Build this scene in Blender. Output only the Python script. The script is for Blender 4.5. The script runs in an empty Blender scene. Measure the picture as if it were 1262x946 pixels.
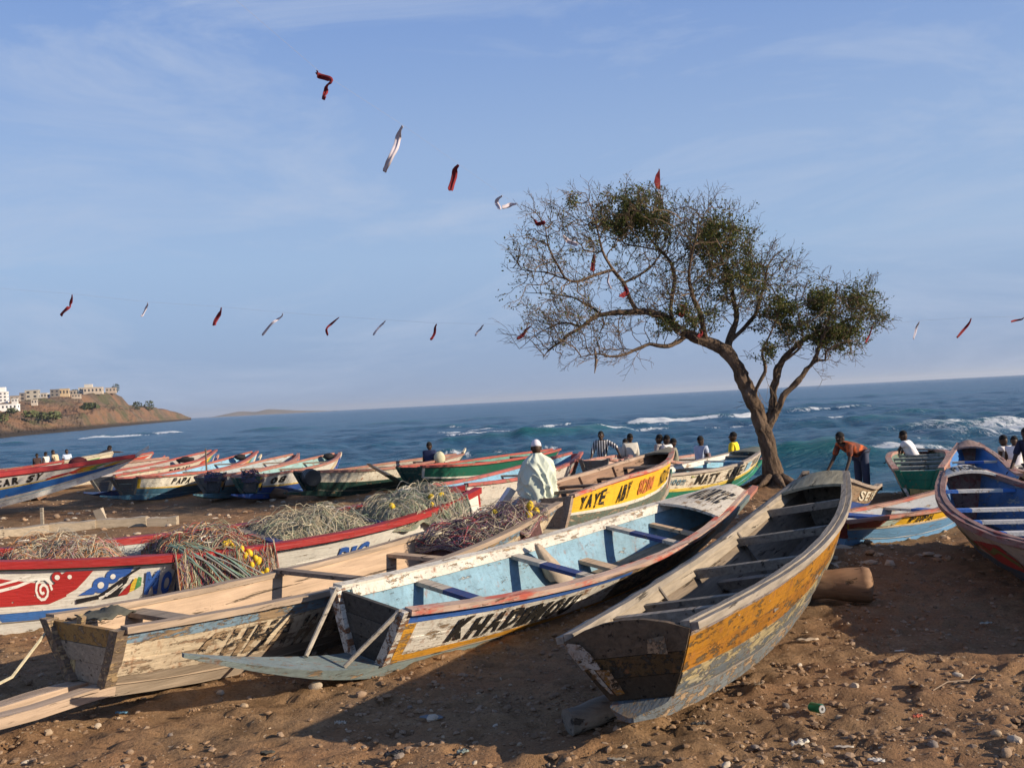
import bpy, math, random
import numpy as np
from mathutils import Vector, Matrix, noise as mnoise

random.seed(11)
RNG = np.random.default_rng(11)
SC = bpy.context.scene
COL = SC.collection
R = math.radians

# ------------------------------------------------------------------ camera
CAM_H, FPX = 2.3, 1262.0
PITCH, ROLL = math.atan(21 / 1262), math.atan(53 / 1022)
_f = Vector((0, math.cos(PITCH), math.sin(PITCH)))
_u0 = Vector((1, 0, 0)).cross(_f)
_r = Vector((1, 0, 0)) * math.cos(ROLL) - _u0 * math.sin(ROLL)
_u = _r.cross(_f)
cd = bpy.data.cameras.new('camera')
cam = bpy.data.objects.new('camera', cd); COL.objects.link(cam)
cam.matrix_world = Matrix(((_r.x, _u.x, -_f.x, 0), (_r.y, _u.y, -_f.y, 0), (_r.z, _u.z, -_f.z, CAM_H), (0, 0, 0, 1)))
cd.sensor_width = 36.0; cd.lens = 36.0; cd.clip_start = 0.05; cd.clip_end = 40000
SC.camera = cam

# ------------------------------------------------------------------ sky, sun, exposure
SUN_EL, SUN_AZ = 20.0, 109.0            # azimuth clockwise from +Y
w = bpy.data.worlds.new('World'); SC.world = w; w.use_nodes = True
nt = w.node_tree; nt.nodes.clear()
N = nt.nodes.new; LK = nt.links.new
out = N('ShaderNodeOutputWorld'); bg = N('ShaderNodeBackground'); sky = N('ShaderNodeTexSky')
sky.sky_type = 'NISHITA'; sky.sun_disc = False
sky.sun_elevation = R(SUN_EL); sky.sun_rotation = R(SUN_AZ)
sky.altitude = 0; sky.air_density = 0.75; sky.dust_density = 1.0; sky.ozone_density = 5.0
tc = N('ShaderNodeTexCoord'); sz = N('ShaderNodeSeparateXYZ'); LK(tc.outputs['Generated'], sz.inputs[0])
# thin sea haze and high veil over the blue: greyer at the horizon, palest a little above it, darkened towards the zenith to cut the ambient fill
vc = N('ShaderNodeValToRGB'); el = vc.color_ramp.elements; el[0].position = 0.0; el[0].color = (1.74, 2.30, 3.40, 1); el[1].position = 1.0; el[1].color = (0.28, 0.60, 1.6, 1)
for p_, c_ in ((0.05, (1.80, 2.44, 3.66)), (0.14, (2.16, 2.98, 4.25)), (0.24, (2.02, 2.84, 4.35)), (0.37, (1.40, 2.24, 4.25)), (0.62, (0.55, 1.10, 2.7))):
    e_ = el.new(p_); e_.color = (*c_, 1)
LK(sz.outputs['Z'], vc.inputs[0])
vf = N('ShaderNodeMapRange'); vf.inputs[1].default_value = 0.0; vf.inputs[2].default_value = 0.9; vf.inputs[3].default_value = 0.95; vf.inputs[4].default_value = 0.5; LK(sz.outputs['Z'], vf.inputs[0])
m1 = N('ShaderNodeMix'); m1.data_type = 'RGBA'; LK(vf.outputs[0], m1.inputs[0]); LK(sky.outputs[0], m1.inputs[6]); LK(vc.outputs[0], m1.inputs[7])
# wisps of cirrus
mp = N('ShaderNodeMapping'); mp.inputs['Scale'].default_value = (1.3, 1.3, 5.5); mp.inputs['Rotation'].default_value = (0.10, 0.22, 0.9)
LK(tc.outputs['Generated'], mp.inputs[0])
nz = N('ShaderNodeTexNoise'); nz.inputs['Scale'].default_value = 2.2; nz.inputs['Detail'].default_value = 9; nz.inputs['Roughness'].default_value = 0.66; nz.inputs['Distortion'].default_value = 0.9
LK(mp.outputs[0], nz.inputs['Vector'])
rp = N('ShaderNodeValToRGB'); rp.color_ramp.elements[0].position = 0.46; rp.color_ramp.elements[1].position = 0.80; rp.color_ramp.elements[1].color = (0.75, 0.75, 0.75, 1); LK(nz.outputs['Fac'], rp.inputs[0])
mx = N('ShaderNodeMix'); mx.data_type = 'RGBA'; mx.inputs[7].default_value = (2.95, 3.45, 4.45, 1); LK(rp.outputs[0], mx.inputs[0]); LK(m1.outputs[2], mx.inputs[6])
LK(mx.outputs[2], bg.inputs['Color']); bg.inputs['Strength'].default_value = 0.122
LK(bg.outputs[0], out.inputs[0])
sd = bpy.data.lights.new('sun', 'SUN'); sd.energy = 5.0; sd.angle = R(0.55); sd.color = (1.0, 0.84, 0.64)
sun = bpy.data.objects.new('sun', sd); COL.objects.link(sun)
_sd = Vector((math.sin(R(SUN_AZ)) * math.cos(R(SUN_EL)), math.cos(R(SUN_AZ)) * math.cos(R(SUN_EL)), math.sin(R(SUN_EL))))
sun.rotation_euler = (-_sd).to_track_quat('-Z', 'Y').to_euler(); sun.location = (30, -6, 14)
SC.view_settings.view_transform = 'Standard'; SC.view_settings.look = 'None'
SC.view_settings.gamma = 1.0; SC.view_settings.use_curve_mapping = False; SC.view_settings.exposure = 0.46
SC.cycles.use_denoising = True
SC.cycles.max_bounces = 6; SC.cycles.diffuse_bounces = 3; SC.cycles.glossy_bounces = 3; SC.cycles.transparent_max_bounces = 12

# ------------------------------------------------------------------ helpers
def ray(px, py):
    return _f + _r * ((px - 631) / FPX) - _u * ((py - 473) / FPX)
def at(px, py, y):                       # point of the place seen along a sight line, at a chosen depth
    d = ray(px, py); k = y / d.y
    return Vector((0, 0, CAM_H)) + d * k
def atz(px, py, z=0.0):
    d = ray(px, py); k = (z - CAM_H) / d.z
    return Vector((0, 0, CAM_H)) + d * k

def sst(a, b, x):
    t = np.clip((x - a) / (b - a), 0, 1); return t * t * (3 - 2 * t)
_PERM = RNG.random((256, 256))
def vn(x, y):                            # tileable value noise, arrays
    xi = np.floor(x).astype(int); yi = np.floor(y).astype(int)
    fx = x - xi; fy = y - yi; fx = fx * fx * (3 - 2 * fx); fy = fy * fy * (3 - 2 * fy)
    a = _PERM[xi & 255, yi & 255]; b = _PERM[(xi + 1) & 255, yi & 255]
    c = _PERM[xi & 255, (yi + 1) & 255]; d = _PERM[(xi + 1) & 255, (yi + 1) & 255]
    return (a * (1 - fx) + b * fx) * (1 - fy) + (c * (1 - fx) + d * fx) * fy
def fbm(x, y, o=4, g=0.5):
    s = 0; a = 1; t = 0
    for i in range(o):
        s = s + a * vn(x * 2 ** i + 17.3 * i, y * 2 ** i + 9.1 * i); t += a; a *= g
    return s / t

class MB:
    """collects geometry, then links it as ONE mesh object"""
    def __init__(s): s.v = []; s.f = []; s.m = []
    def add(s, vs, fs, m=0):
        b = len(s.v); s.v.extend([tuple(p) for p in vs])
        for i, f in enumerate(fs):
            s.f.append(tuple(b + k for k in f)); s.m.append(m if isinstance(m, int) else m[i])
        return b
    def loft(s, secs, m=0, caps=True, closed=True):
        k = len(secs[0]); vs = [p for q in secs for p in q]; fs = []; ms = []
        for i in range(len(secs) - 1):
            for j in range(k if closed else k - 1):
                a = i * k + j; b = i * k + (j + 1) % k
                fs.append((a, b, b + k, a + k)); ms.append(m if isinstance(m, int) else m[j])
        if caps and closed:
            fs.append(tuple(range(k - 1, -1, -1))); ms.append(m if isinstance(m, int) else m[0])
            fs.append(tuple((len(secs) - 1) * k + j for j in range(k))); ms.append(m if isinstance(m, int) else m[0])
        s.add(vs, fs, ms)
    def tube(s, pts, rad, n=6, m=0, caps=True, squash=1.0):
        pts = [Vector(p) for p in pts]; secs = []; up = None
        for i, p in enumerate(pts):
            d = (pts[min(i + 1, len(pts) - 1)] - pts[max(i - 1, 0)])
            if d.length < 1e-9: d = Vector((0, 0, 1))
            d.normalize()
            if up is None:
                up = Vector((0, 0, 1)) if abs(d.z) < 0.9 else Vector((1, 0, 0))
            a = d.cross(up)
            if a.length < 1e-6: a = d.orthogonal()
            a.normalize(); b = a.cross(d); up = b
            r = rad[i] if hasattr(rad, '__len__') else rad
            secs.append([p + a * (math.cos(2 * math.pi * j / n) * r) + b * (math.sin(2 * math.pi * j / n) * r * squash) for j in range(n)])
        s.loft(secs, m, caps)
    def box(s, c, h, rot=None, m=0, jit=0.0):
        vs = []
        for z in (-1, 1):
            for x, y in ((-1, -1), (1, -1), (1, 1), (-1, 1)):
                p = Vector((x * h[0], y * h[1], z * h[2])) + Vector([random.uniform(-jit, jit) for _ in range(3)])
                if rot is not None: p = rot @ p
                vs.append(p + Vector(c))
        s.add(vs, [(0, 3, 2, 1), (4, 5, 6, 7), (0, 1, 5, 4), (1, 2, 6, 5), (2, 3, 7, 6), (3, 0, 4, 7)], m)
    def ball(s, c, h, rot=None, m=0, seg=10, rings=7, jit=0.0):
        vs = [];fs = []
        for i in range(rings + 1):
            th = math.pi * i / rings
            for j in range(seg):
                ph = 2 * math.pi * j / seg
                k = 1 + random.uniform(-jit, jit)
                p = Vector((h[0] * math.sin(th) * math.cos(ph) * k, h[1] * math.sin(th) * math.sin(ph) * k, h[2] * math.cos(th) * k))
                if rot is not None: p = rot @ p
                vs.append(p + Vector(c))
        for i in range(rings):
            for j in range(seg):
                a = i * seg + j; b = i * seg + (j + 1) % seg
                fs.append((a, a + seg, b + seg, b))
        s.add(vs, fs, m)
    def build(s, name, mats, parent=None, smooth=True, sharp=35, kind=None):
        me = bpy.data.meshes.new(name); me.from_pydata(s.v, [], s.f)
        for q in (mats if isinstance(mats, (list, tuple)) else [mats]): me.materials.append(q)
        if any(s.m): me.polygons.foreach_set('material_index', s.m)
        if smooth:
            me.polygons.foreach_set('use_smooth', [True] * len(s.f))
            if sharp: me.set_sharp_from_angle(angle=R(sharp))
        me.update()
        o = bpy.data.objects.new(name, me); COL.objects.link(o)
        if parent is not None: o.parent = parent
        if kind: o['kind'] = kind
        return o

def tag(o, label=None, cat=None, group=None, kind=None):
    if label: o['label'] = label
    if cat: o['category'] = cat
    if group: o['group'] = group
    if kind: o['kind'] = kind
    return o
def thing(name, label, cat, loc=(0, 0, 0), rot=(0, 0, 0), group=None):
    o = bpy.data.objects.new(name, None); COL.objects.link(o); o.empty_display_size = 0.2
    o.location = loc; o.rotation_euler = rot
    return tag(o, label, cat, group)

# ------------------------------------------------------------------ materials
_MC = {}
def _new(name):
    m = bpy.data.materials.new(name); m.use_nodes = True; t = m.node_tree
    b = t.nodes['Principled BSDF']; return m, t, b
def _noise(t, scale, detail=4, rough=0.55, mapscale=(1, 1, 1), coord='Object', dist=0.0, loc=(0, 0, 0)):
    c = t.nodes.new('ShaderNodeTexCoord'); mpn = t.nodes.new('ShaderNodeMapping')
    mpn.inputs['Scale'].default_value = mapscale; mpn.inputs['Location'].default_value = loc
    n = t.nodes.new('ShaderNodeTexNoise'); n.inputs['Scale'].default_value = scale
    n.inputs['Detail'].default_value = detail; n.inputs['Roughness'].default_value = rough; n.inputs['Distortion'].default_value = dist
    t.links.new(c.outputs[coord], mpn.inputs[0]); t.links.new(mpn.outputs[0], n.inputs['Vector'])
    return n.outputs['Fac']
def _ramp(t, src, a, b, ca=(0, 0, 0, 1), cb=(1, 1, 1, 1)):
    r = t.nodes.new('ShaderNodeValToRGB'); e = r.color_ramp.elements
    e[0].position = a; e[1].position = b; e[0].color = ca; e[1].color = cb
    t.links.new(src, r.inputs[0]); return r.outputs['Color']
def _mix(t, fac, a, b, mode='MIX'):
    m = t.nodes.new('ShaderNodeMix'); m.data_type = 'RGBA'; m.blend_type = mode
    for s, q in ((0, fac), (6, a), (7, b)):
        if hasattr(q, 'is_linked'): t.links.new(q, m.inputs[s])
        elif s == 0: m.inputs[0].default_value = q
        else: m.inputs[s].default_value = (*q[:3], 1)
    return m.outputs[2]
def _bump(t, b, src, strength, dist=0.01):
    n = t.nodes.new('ShaderNodeBump'); n.inputs['Strength'].default_value = strength; n.inputs['Distance'].default_value = dist
    t.links.new(src, n.inputs['Height']); t.links.new(n.outputs[0], b.inputs['Normal'])
WOOD = (0.33, 0.23, 0.14)
def paint(base, wear=0.35, rust=0.25, dirt=0.4, wood=WOOD, rough=0.6, cut=False):
    """weathered boat paint over wood; grain runs along the boat"""
    key = ('p', base, wear, rust, dirt, wood, rough, cut)
    if key in _MC: return _MC[key]
    m, t, b = _new('boat_paint')
    dn = _noise(t, 1.7, 5, 0.6, (1, 1, 1.4), loc=(base[0] * 9, 3.1, 1))
    tone = _ramp(t, dn, 0.30, 0.72, (*[c * (1 - 0.42 * dirt) for c in base], 1), (*[min(1, c * 1.06) for c in base], 1))
    st = _ramp(t, _noise(t, 6.0, 3, 0.6, (2.6, 2.6, 0.35)), 0.56, 0.78)
    sm = t.nodes.new('ShaderNodeMath'); sm.operation = 'MULTIPLY'; sm.inputs[1].default_value = rust; t.links.new(st, sm.inputs[0])
    col = _mix(t, sm.outputs[0], tone, (0.26, 0.11, 0.045))
    sp = _ramp(t, _noise(t, 7.5, 4, 0.6, (1, 1, 1), loc=(4, 2, 8)), 0.60, 0.72)
    sm2 = t.nodes.new('ShaderNodeMath'); sm2.operation = 'MULTIPLY'; sm2.inputs[1].default_value = min(1, rust * 1.8); t.links.new(sp, sm2.inputs[0])
    col = _mix(t, sm2.outputs[0], col, (0.24, 0.09, 0.035))
    gr = _ramp(t, _noise(t, 23, 5, 0.7, (0.5, 1, 1.3), loc=(1, 6, 2)), 0.50, 0.72)
    gm = t.nodes.new('ShaderNodeMath'); gm.operation = 'MULTIPLY'; gm.inputs[1].default_value = 0.55 * dirt; t.links.new(gr, gm.inputs[0])
    col = _mix(t, gm.outputs[0], col, [c * 0.35 + 0.02 for c in base])
    run = _ramp(t, _noise(t, 5.0, 5, 0.6, (3.2, 3.2, 0.22), loc=(9, 4, 0)), 0.50, 0.74)
    rm = t.nodes.new('ShaderNodeMath'); rm.operation = 'MULTIPLY'; rm.inputs[1].default_value = 0.62 * dirt; t.links.new(run, rm.inputs[0])
    col = _mix(t, rm.outputs[0], col, [c * 0.38 + 0.012 for c in base])
    wn = _noise(t, 5.6, 10, 0.74, (0.6, 2.2, 2.6), loc=(base[1] * 5, 0, base[2] * 7))
    wf = _ramp(t, wn, 0.660 - 0.24 * wear, 0.685 - 0.22 * wear)
    chip = _ramp(t, _noise(t, 26, 6, 0.75, (0.7, 1.4, 1.6), loc=(2, 2, 7)), 0.69 - 0.16 * wear, 0.71 - 0.15 * wear)
    mxn = t.nodes.new('ShaderNodeMath'); mxn.operation = 'MAXIMUM'; t.links.new(wf, mxn.inputs[0]); t.links.new(chip, mxn.inputs[1]); wf = mxn.outputs[0]
    grain = _noise(t, 14, 6, 0.6, (0.16, 2.2, 2.6))
    wc = _ramp(t, grain, 0.3, 0.7, (*[c * 0.55 for c in wood], 1), (*[c * 1.15 for c in wood], 1))
    col = _mix(t, wf, col, wc)
    t.links.new(col, b.inputs['Base Color'])
    b.inputs['Roughness'].default_value = rough; b.inputs['Specular IOR Level'].default_value = 0.3
    hb = t.nodes.new('ShaderNodeMath'); hb.operation = 'MULTIPLY_ADD'; hb.inputs[1].default_value = -0.8
    t.links.new(wf, hb.inputs[0]); t.links.new(grain, hb.inputs[2])
    _bump(t, b, hb.outputs[0], 0.9, 0.009)
    if cut:                              # painted marks, flaked away in places
        al = _ramp(t, _noise(t, 11, 6, 0.7, (1, 1, 1.6), loc=(2, 5, 3)), 0.66 - 0.16 * wear, 0.685 - 0.14 * wear, (1, 1, 1, 1), (0, 0, 0, 1))
        t.links.new(al, b.inputs['Alpha'])
    _MC[key] = m; return m
def wood(base, dark=0.5, rough=0.75, tint=None, sc=1.0):
    key = ('w', base, dark, rough, tint, sc)
    if key in _MC: return _MC[key]
    m, t, b = _new('weathered_wood')
    g = _noise(t, 9 * sc, 8, 0.65, (0.14, 2.0, 2.4), dist=0.4)
    c = _ramp(t, g, 0.28, 0.74, (*[q * dark for q in base], 1), (*[q * 1.15 for q in base], 1))
    big = _ramp(t, _noise(t, 1.3, 5, 0.6), 0.36, 0.72)
    c = _mix(t, big, c, _mix(t, 0.45, c, [q * 0.45 for q in base]))
    sp = _ramp(t, _noise(t, 8, 3, 0.55, loc=(3, 3, 1)), 0.70, 0.76)
    c = _mix(t, sp, c, (0.14, 0.07, 0.035))
    if tint:
        tf = _ramp(t, _noise(t, 3.2, 7, 0.7, (0.5, 2, 2), loc=(7, 1, 2)), 0.50, 0.60)
        c = _mix(t, tf, c, tint)
    cr0 = _ramp(t, _noise(t, 5 * sc, 6, 0.7, (0.10, 2.6, 3.0), loc=(8, 8, 1)), 0.61, 0.64)
    c = _mix(t, cr0, c, [q * 0.22 for q in base])
    t.links.new(c, b.inputs['Base Color']); b.inputs['Roughness'].default_value = rough; b.inputs['Specular IOR Level'].default_value = 0.25
    cr = _ramp(t, _noise(t, 5 * sc, 6, 0.7, (0.10, 2.6, 3.0), loc=(8, 8, 1)), 0.60, 0.64)
    hb = t.nodes.new('ShaderNodeMath'); hb.operation = 'MULTIPLY_ADD'; hb.inputs[1].default_value = -1.2; t.links.new(cr, hb.inputs[0]); t.links.new(g, hb.inputs[2])
    _bump(t, b, hb.outputs[0], 0.9, 0.012)
    _MC[key] = m; return m
def plain(base, rough=0.7, var=0.25, sc=6.0, bump=0.2, metal=0.0, bd=0.01):
    key = ('s', base, rough, var, sc, bump, metal, bd)
    if key in _MC: return _MC[key]
    m, t, b = _new('matte_surface')
    n = _noise(t, sc, 5, 0.6)
    t.links.new(_ramp(t, n, 0.25, 0.75, (*[q * (1 - var) for q in base], 1), (*[min(1, q * (1 + var)) for q in base], 1)), b.inputs['Base Color'])
    b.inputs['Roughness'].default_value = rough; b.inputs['Metallic'].default_value = metal; b.inputs['Specular IOR Level'].default_value = 0.3
    if bump: _bump(t, b, n, bump, bd)
    _MC[key] = m; return m
# ------------------------------------------------------------------ ground
def crest(x): return 28.0 - 0.9 * np.clip(x, -32, 14)
def gz(x, y):
    x = np.asarray(x, float); y = np.asarray(y, float)
    d = y - crest(x)
    z = -1.15 * sst(-0.5, 8.0, d) - 0.12 * np.clip(d - 8, 0, 60)
    z = z + 0.10 * (fbm(x * 0.35 + 40, y * 0.35 + 7, 3) - 0.5) * sst(4, 8, y) * (1 - 0.6 * sst(0, 6, d))
    z = z + 0.16 * np.exp(-((x - 5.85) ** 2 + (y - 23.2) ** 2) / 1.3)
    z = z - 0.14 * np.exp(-(((x - 6.1) / 2.2) ** 2 + ((y - 16.2) / 1.3) ** 2))
    return z
def gdetail(x, y):
    n = fbm(x * 2.1 + 3, y * 2.1 + 50, 4, 0.55)
    f = fbm(x * 8.0, y * 8.0, 3, 0.6)
    lump = np.clip(fbm(x * 4.5 + 90, y * 4.5 + 20, 3, 0.55) - 0.52, 0, 1)
    return 0.06 * (n - 0.5) + 0.050 * (f - 0.5) + 0.15 * lump
def axis(segs):
    o = []
    for a, b, st in segs: o += list(np.arange(a, b, st))
    return np.array(o + [segs[-1][1]])
gx = axis([(-300, -60, 20), (-60, -16, 2), (-16, -7, .25), (-7, 7, .05), (7, 14, .25), (14, 60, 2), (60, 300, 20)])
gy = axis([(-80, -10, 10), (-10, 4, 1), (4, 5.5, .25), (5.5, 12, .045), (12, 18, .1), (18, 34, .25), (34, 80, 1.)])
X, Y = np.meshgrid(gx, gy)
Z = gz(X, Y) + gdetail(X, Y) - 0.03
for _ in range(420):                     # footprints
    fy = RNG.uniform(5.7, 14); fx = RNG.uniform(-.55, .55) * fy; a_ = RNG.uniform(0, 3.14)
    i0, i1 = np.searchsorted(gx, [fx - .22, fx + .22]); j0, j1 = np.searchsorted(gy, [fy - .22, fy + .22])
    dx, dy = X[j0:j1, i0:i1] - fx, Y[j0:j1, i0:i1] - fy; u_, v_ = dx * math.cos(a_) + dy * math.sin(a_), dy * math.cos(a_) - dx * math.sin(a_)
    e_ = (u_ / .11) ** 2 + (v_ / .05) ** 2; Z[j0:j1, i0:i1] += -.032 * np.exp(-e_ ** 1.5) + .010 * np.exp(-(np.sqrt(e_) - 1.5) ** 2 * 4)
for x0, y0, x1, y1 in ((3.2, 6.2, 5.2, 9.4), (3.9, 6.0, 5.6, 9.0), (-3.5, 6.3, -.6, 6.9)):   # drag marks of keels
    L_ = math.hypot(x1 - x0, y1 - y0); u_ = ((X - x0) * (x1 - x0) + (Y - y0) * (y1 - y0)) / L_; v_ = ((Y - y0) * (x1 - x0) - (X - x0) * (y1 - y0)) / L_
    Z += -.03 * np.exp(-(v_ / .09) ** 2) * sst(0, .5, u_) * (1 - sst(L_ - .5, L_, u_)) + .014 * np.exp(-((np.abs(v_) - .17) / .05) ** 2) * sst(0, .5, u_) * (1 - sst(L_ - .5, L_, u_))
nx, ny = len(gx), len(gy)
me = bpy.data.meshes.new('beach_ground')
idx = np.arange(nx * ny).reshape(ny, nx)
fa = np.stack([idx[:-1, :-1], idx[:-1, 1:], idx[1:, 1:], idx[1:, :-1]], -1).reshape(-1, 4)
me.from_pydata(np.stack([X, Y, Z], -1).reshape(-1, 3).tolist(), [], fa.tolist())
me.polygons.foreach_set('use_smooth', [True] * len(me.polygons))
ground = bpy.data.objects.new('beach_ground', me); COL.objects.link(ground); ground['kind'] = 'structure'
m, t, b = _new('dry_beach_earth')
a = _noise(t, 0.55, 6, 0.6); a2 = _noise(t, 3.4, 7, 0.65, loc=(5, 2, 0)); a3 = _noise(t, 38, 5, 0.7)
c = _ramp(t, a2, 0.30, 0.70, (0.168, 0.100, 0.051, 1), (0.375, 0.238, 0.130, 1))
c = _mix(t, _ramp(t, a, 0.45, 0.66), c, (0.285, 0.155, 0.080))
c = _mix(t, _ramp(t, a3, 0.50, 0.68), c, _mix(t, 0.72, c, (0.095, 0.058, 0.034)))
pt = _ramp(t, _noise(t, 0.28, 5, 0.6, loc=(2.6, 1.2, 0)), 0.44, 0.60)
c = _mix(t, pt, c, _mix(t, 0.30, c, (0.10, 0.065, 0.04)))
c = _mix(t, _ramp(t, _noise(t, 21, 3, 0.6, loc=(1, 9, 4)), 0.67, 0.72), c, (0.46, 0.36, 0.25))
g = t.nodes.new('ShaderNodeNewGeometry'); sx = t.nodes.new('ShaderNodeSeparateXYZ'); t.links.new(g.outputs['Position'], sx.inputs[0])
wet = t.nodes.new('ShaderNodeMapRange'); wet.inputs[1].default_value = -0.95; wet.inputs[2].default_value = -0.55; wet.inputs[3].default_value = 1; wet.inputs[4].default_value = 0
t.links.new(sx.outputs['Z'], wet.inputs[0])
c = _mix(t, wet.outputs[0], c, (0.10, 0.065, 0.045))
t.links.new(c, b.inputs['Base Color']); b.inputs['Roughness'].default_value = 0.95; b.inputs['Specular IOR Level'].default_value = 0.1
hh = t.nodes.new('ShaderNodeMath'); hh.operation = 'MULTIPLY_ADD'; hh.inputs[1].default_value = 0.5
t.links.new(a3, hh.inputs[0]); t.links.new(a2, hh.inputs[2])
_bump(t, b, hh.outputs[0], 0.9, 0.035)
me.materials.append(m)

# ------------------------------------------------------------------ sea
SEA = -1.0
def rr(n0, n1, k): return list(np.exp(np.linspace(math.log(n0), math.log(n1), k)))
rad = np.array(rr(20, 160, 330)[:-1] + rr(160, 900, 120)[:-1] + rr(900, 16000, 50))
ang = np.radians(np.array(list(np.arange(-80, -34, 2.)) + list(np.arange(-34, 34, .16)) + list(np.arange(34, 81, 2.))))
Rr, A = np.meshgrid(rad, ang, indexing='ij')
SX = Rr * np.sin(A); SY = Rr * np.cos(A)
def ridge(x, y, x0, x1, y0, slope, hgt, wf, wb, seed):
    yc = y0 + slope * (x - 0.5 * (x0 + x1)) + 3.5 * (vn(x * 0.06 + seed, x * 0 + seed) - 0.5) + 1.2 * (vn(x * 0.3 + seed, x * 0 + 3) - 0.5)
    ed = sst(x0, x0 + 0.25 * (x1 - x0), x) * (1 - sst(x1 - 0.25 * (x1 - x0), x1, x))
    ed = ed * (0.35 + 0.8 * vn(x * 0.15 + seed * 2, x * 0 + 11) + .25 * vn(x * .7 + seed, x * 0 + 4))
    d = y - yc
    return hgt * ed * np.where(d < 0, np.exp(-(d / wf) ** 2), np.exp(-(d / wb) ** 2)), d, ed
# x0, x1, y, slope, height, front, back, foam
RG = [(10, 31, 119, -.02, .50, 1.2, 4.5, .72), (-16, 12, 122, .03, .35, 1.2, 5, .66), (-12, 14, 108, .02, .25, 1.0, 3, .50), (4, 26, 88, -.02, .28, 1.0, 3, .46), (-10, 12, 84, .02, .65, 2.2, 5, .0),
      (6, 24, 43, -.05, .62, 1.4, 3.0, .12), (-4, 9, 56, .0, .35, 1.5, 3.5, .06), (18, 40, 82, -.08, .55, 2.0, 5, .0), (20, 34, 66, 0, .45, 1.8, 4, .0),
      (34, 60, 74, .05, .75, 1.4, 4, .9), (-40, -12, 70, .1, .25, 2, 5, .0), (10, 18, 101, .0, .4, 1.2, 3, .6), (-140, -60, 180, .3, .5, 2, 6, .45), (-4, 20, 98, .02, .3, 1.5, 4, .28), (14, 46, 92, .03, .35, 1.6, 4, .26), (-22, -2, 140, .0, .35, 2, 5, .25), (26, 60, 130, 0, .4, 2, 5, .26), (12, 40, 52, .04, .25, 1.2, 3, .36), (-8, 8, 66, 0, .22, 1.3, 3, .30), (20, 44, 58, -.04, .3, 1.2, 3, .30),
      (-95, -70, 220, .4, .7, 2, 6, 1.0), (24, 60, 155, 0, .5, 3, 7, 0.), (-60, 10, 190, 0, .5, 3, 8, 0.), (40, 110, 230, 0, .5, 4, 9, 0.)]
SZ = np.zeros_like(SX); FO = np.zeros_like(SX)
for i, (x0, x1, y0, sl, h, wf, wb, fo) in enumerate(RG):
    hh_, d, ed = ridge(SX, SY, x0, x1, y0, sl, h, wf, wb, i * 7.3)
    SZ += hh_
    if fo: FO = np.maximum(FO, (fo * ed * np.exp(-((d + 0.6 * wf) / (1.1 * wf)) ** 2) * (.72 + .7 * fbm(SX * .55 + i, SY * .9, 3)) + 0.10 * fo * ed * np.where((d < 0) & (d > -14), np.exp(d / 6), 0)) * (.55 + .8 * vn(SX * .21 + 5 * i, SY * .3)))
fade = 1 / (1 + (Rr / 260) ** 2)
for i in range(26):
    lam = 1.6 * (1.22 ** (i % 13)); th = RNG.normal(0, 0.75); am = (0.0165 if lam < 7 else .0095) * lam ** 0.66
    ph = RNG.random() * 6.28
    kx, ky = math.sin(th) * 6.283 / lam, math.cos(th) * 6.283 / lam
    SZ += am * fade * np.clip(lam / (Rr * 0.024), 0, 1) * np.sin(kx * SX + ky * SY + ph + 2.0 * vn(SX * 0.05 + i, SY * 0.05))
# surf wash: pale foam netting over the shallow water
shore = SY - crest(SX) - 7.5
FO = np.maximum(FO, 0.55 * np.exp(-np.clip(shore, 0, 99) / 6.0) * (0.4 + vn(SX * .5, SY * .8)) * 0.8)
wash = np.exp(-((SX - 34) / 16) ** 2 - ((SY - 62) / 14) ** 2)
FO = np.maximum(FO, 0.50 * wash)
wash = np.exp(-((SX - 14) / 10) ** 2 - ((SY - 46) / 5) ** 2)
FO = np.maximum(FO, 0.34 * wash)
me = bpy.data.meshes.new('sea')
na, nr_ = len(ang), len(rad)
idx = np.arange(na * nr_).reshape(nr_, na)
fa = np.stack([idx[:-1, :-1], idx[1:, :-1], idx[1:, 1:], idx[:-1, 1:]], -1).reshape(-1, 4)[:, ::-1]
me.from_pydata(np.stack([SX, SY, SEA + SZ], -1).reshape(-1, 3).tolist(), [], fa.tolist())
me.polygons.foreach_set('use_smooth', [True] * len(me.polygons))
at_ = me.attributes.new('foam', 'FLOAT', 'POINT'); at_.data.foreach_set('value', FO.reshape(-1).astype(np.float32))
sea = bpy.data.objects.new('sea', me); COL.objects.link(sea); sea['kind'] = 'structure'
m, t, b = _new('sea_water')
an = t.nodes.new('ShaderNodeAttribute'); an.attribute_name = 'foam'
fn = _noise(t, 1.1, 9, 0.80, (1, .16, 1), dist=0.5)
ad = t.nodes.new('ShaderNodeMath'); ad.operation = 'ADD'; t.links.new(an.outputs['Fac'], ad.inputs[0]); t.links.new(fn, ad.inputs[1])
foam = _ramp(t, ad.outputs[0], 0.90, 1.42)
big = _noise(t, 0.035, 5, 0.6, (1, 2.2, 1))
wc = _ramp(t, big, 0.35, 0.68, (0.021, 0.080, 0.158, 1), (0.038, 0.126, 0.215, 1))
g = t.nodes.new('ShaderNodeNewGeometry'); sx = t.nodes.new('ShaderNodeSeparateXYZ'); t.links.new(g.outputs['Position'], sx.inputs[0])
mr = t.nodes.new('ShaderNodeMapRange'); mr.inputs[1].default_value = SEA + 0.28; mr.inputs[2].default_value = SEA + 0.95; t.links.new(sx.outputs['Z'], mr.inputs[0])
nr = t.nodes.new('ShaderNodeMapRange'); nr.inputs[1].default_value = 30; nr.inputs[2].default_value = 85; nr.inputs[3].default_value = 0.38; nr.inputs[4].default_value = 0; t.links.new(sx.outputs['Y'], nr.inputs[0])
wc = _mix(t, nr.outputs[0], wc, (0.020, 0.135, 0.150))
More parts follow.
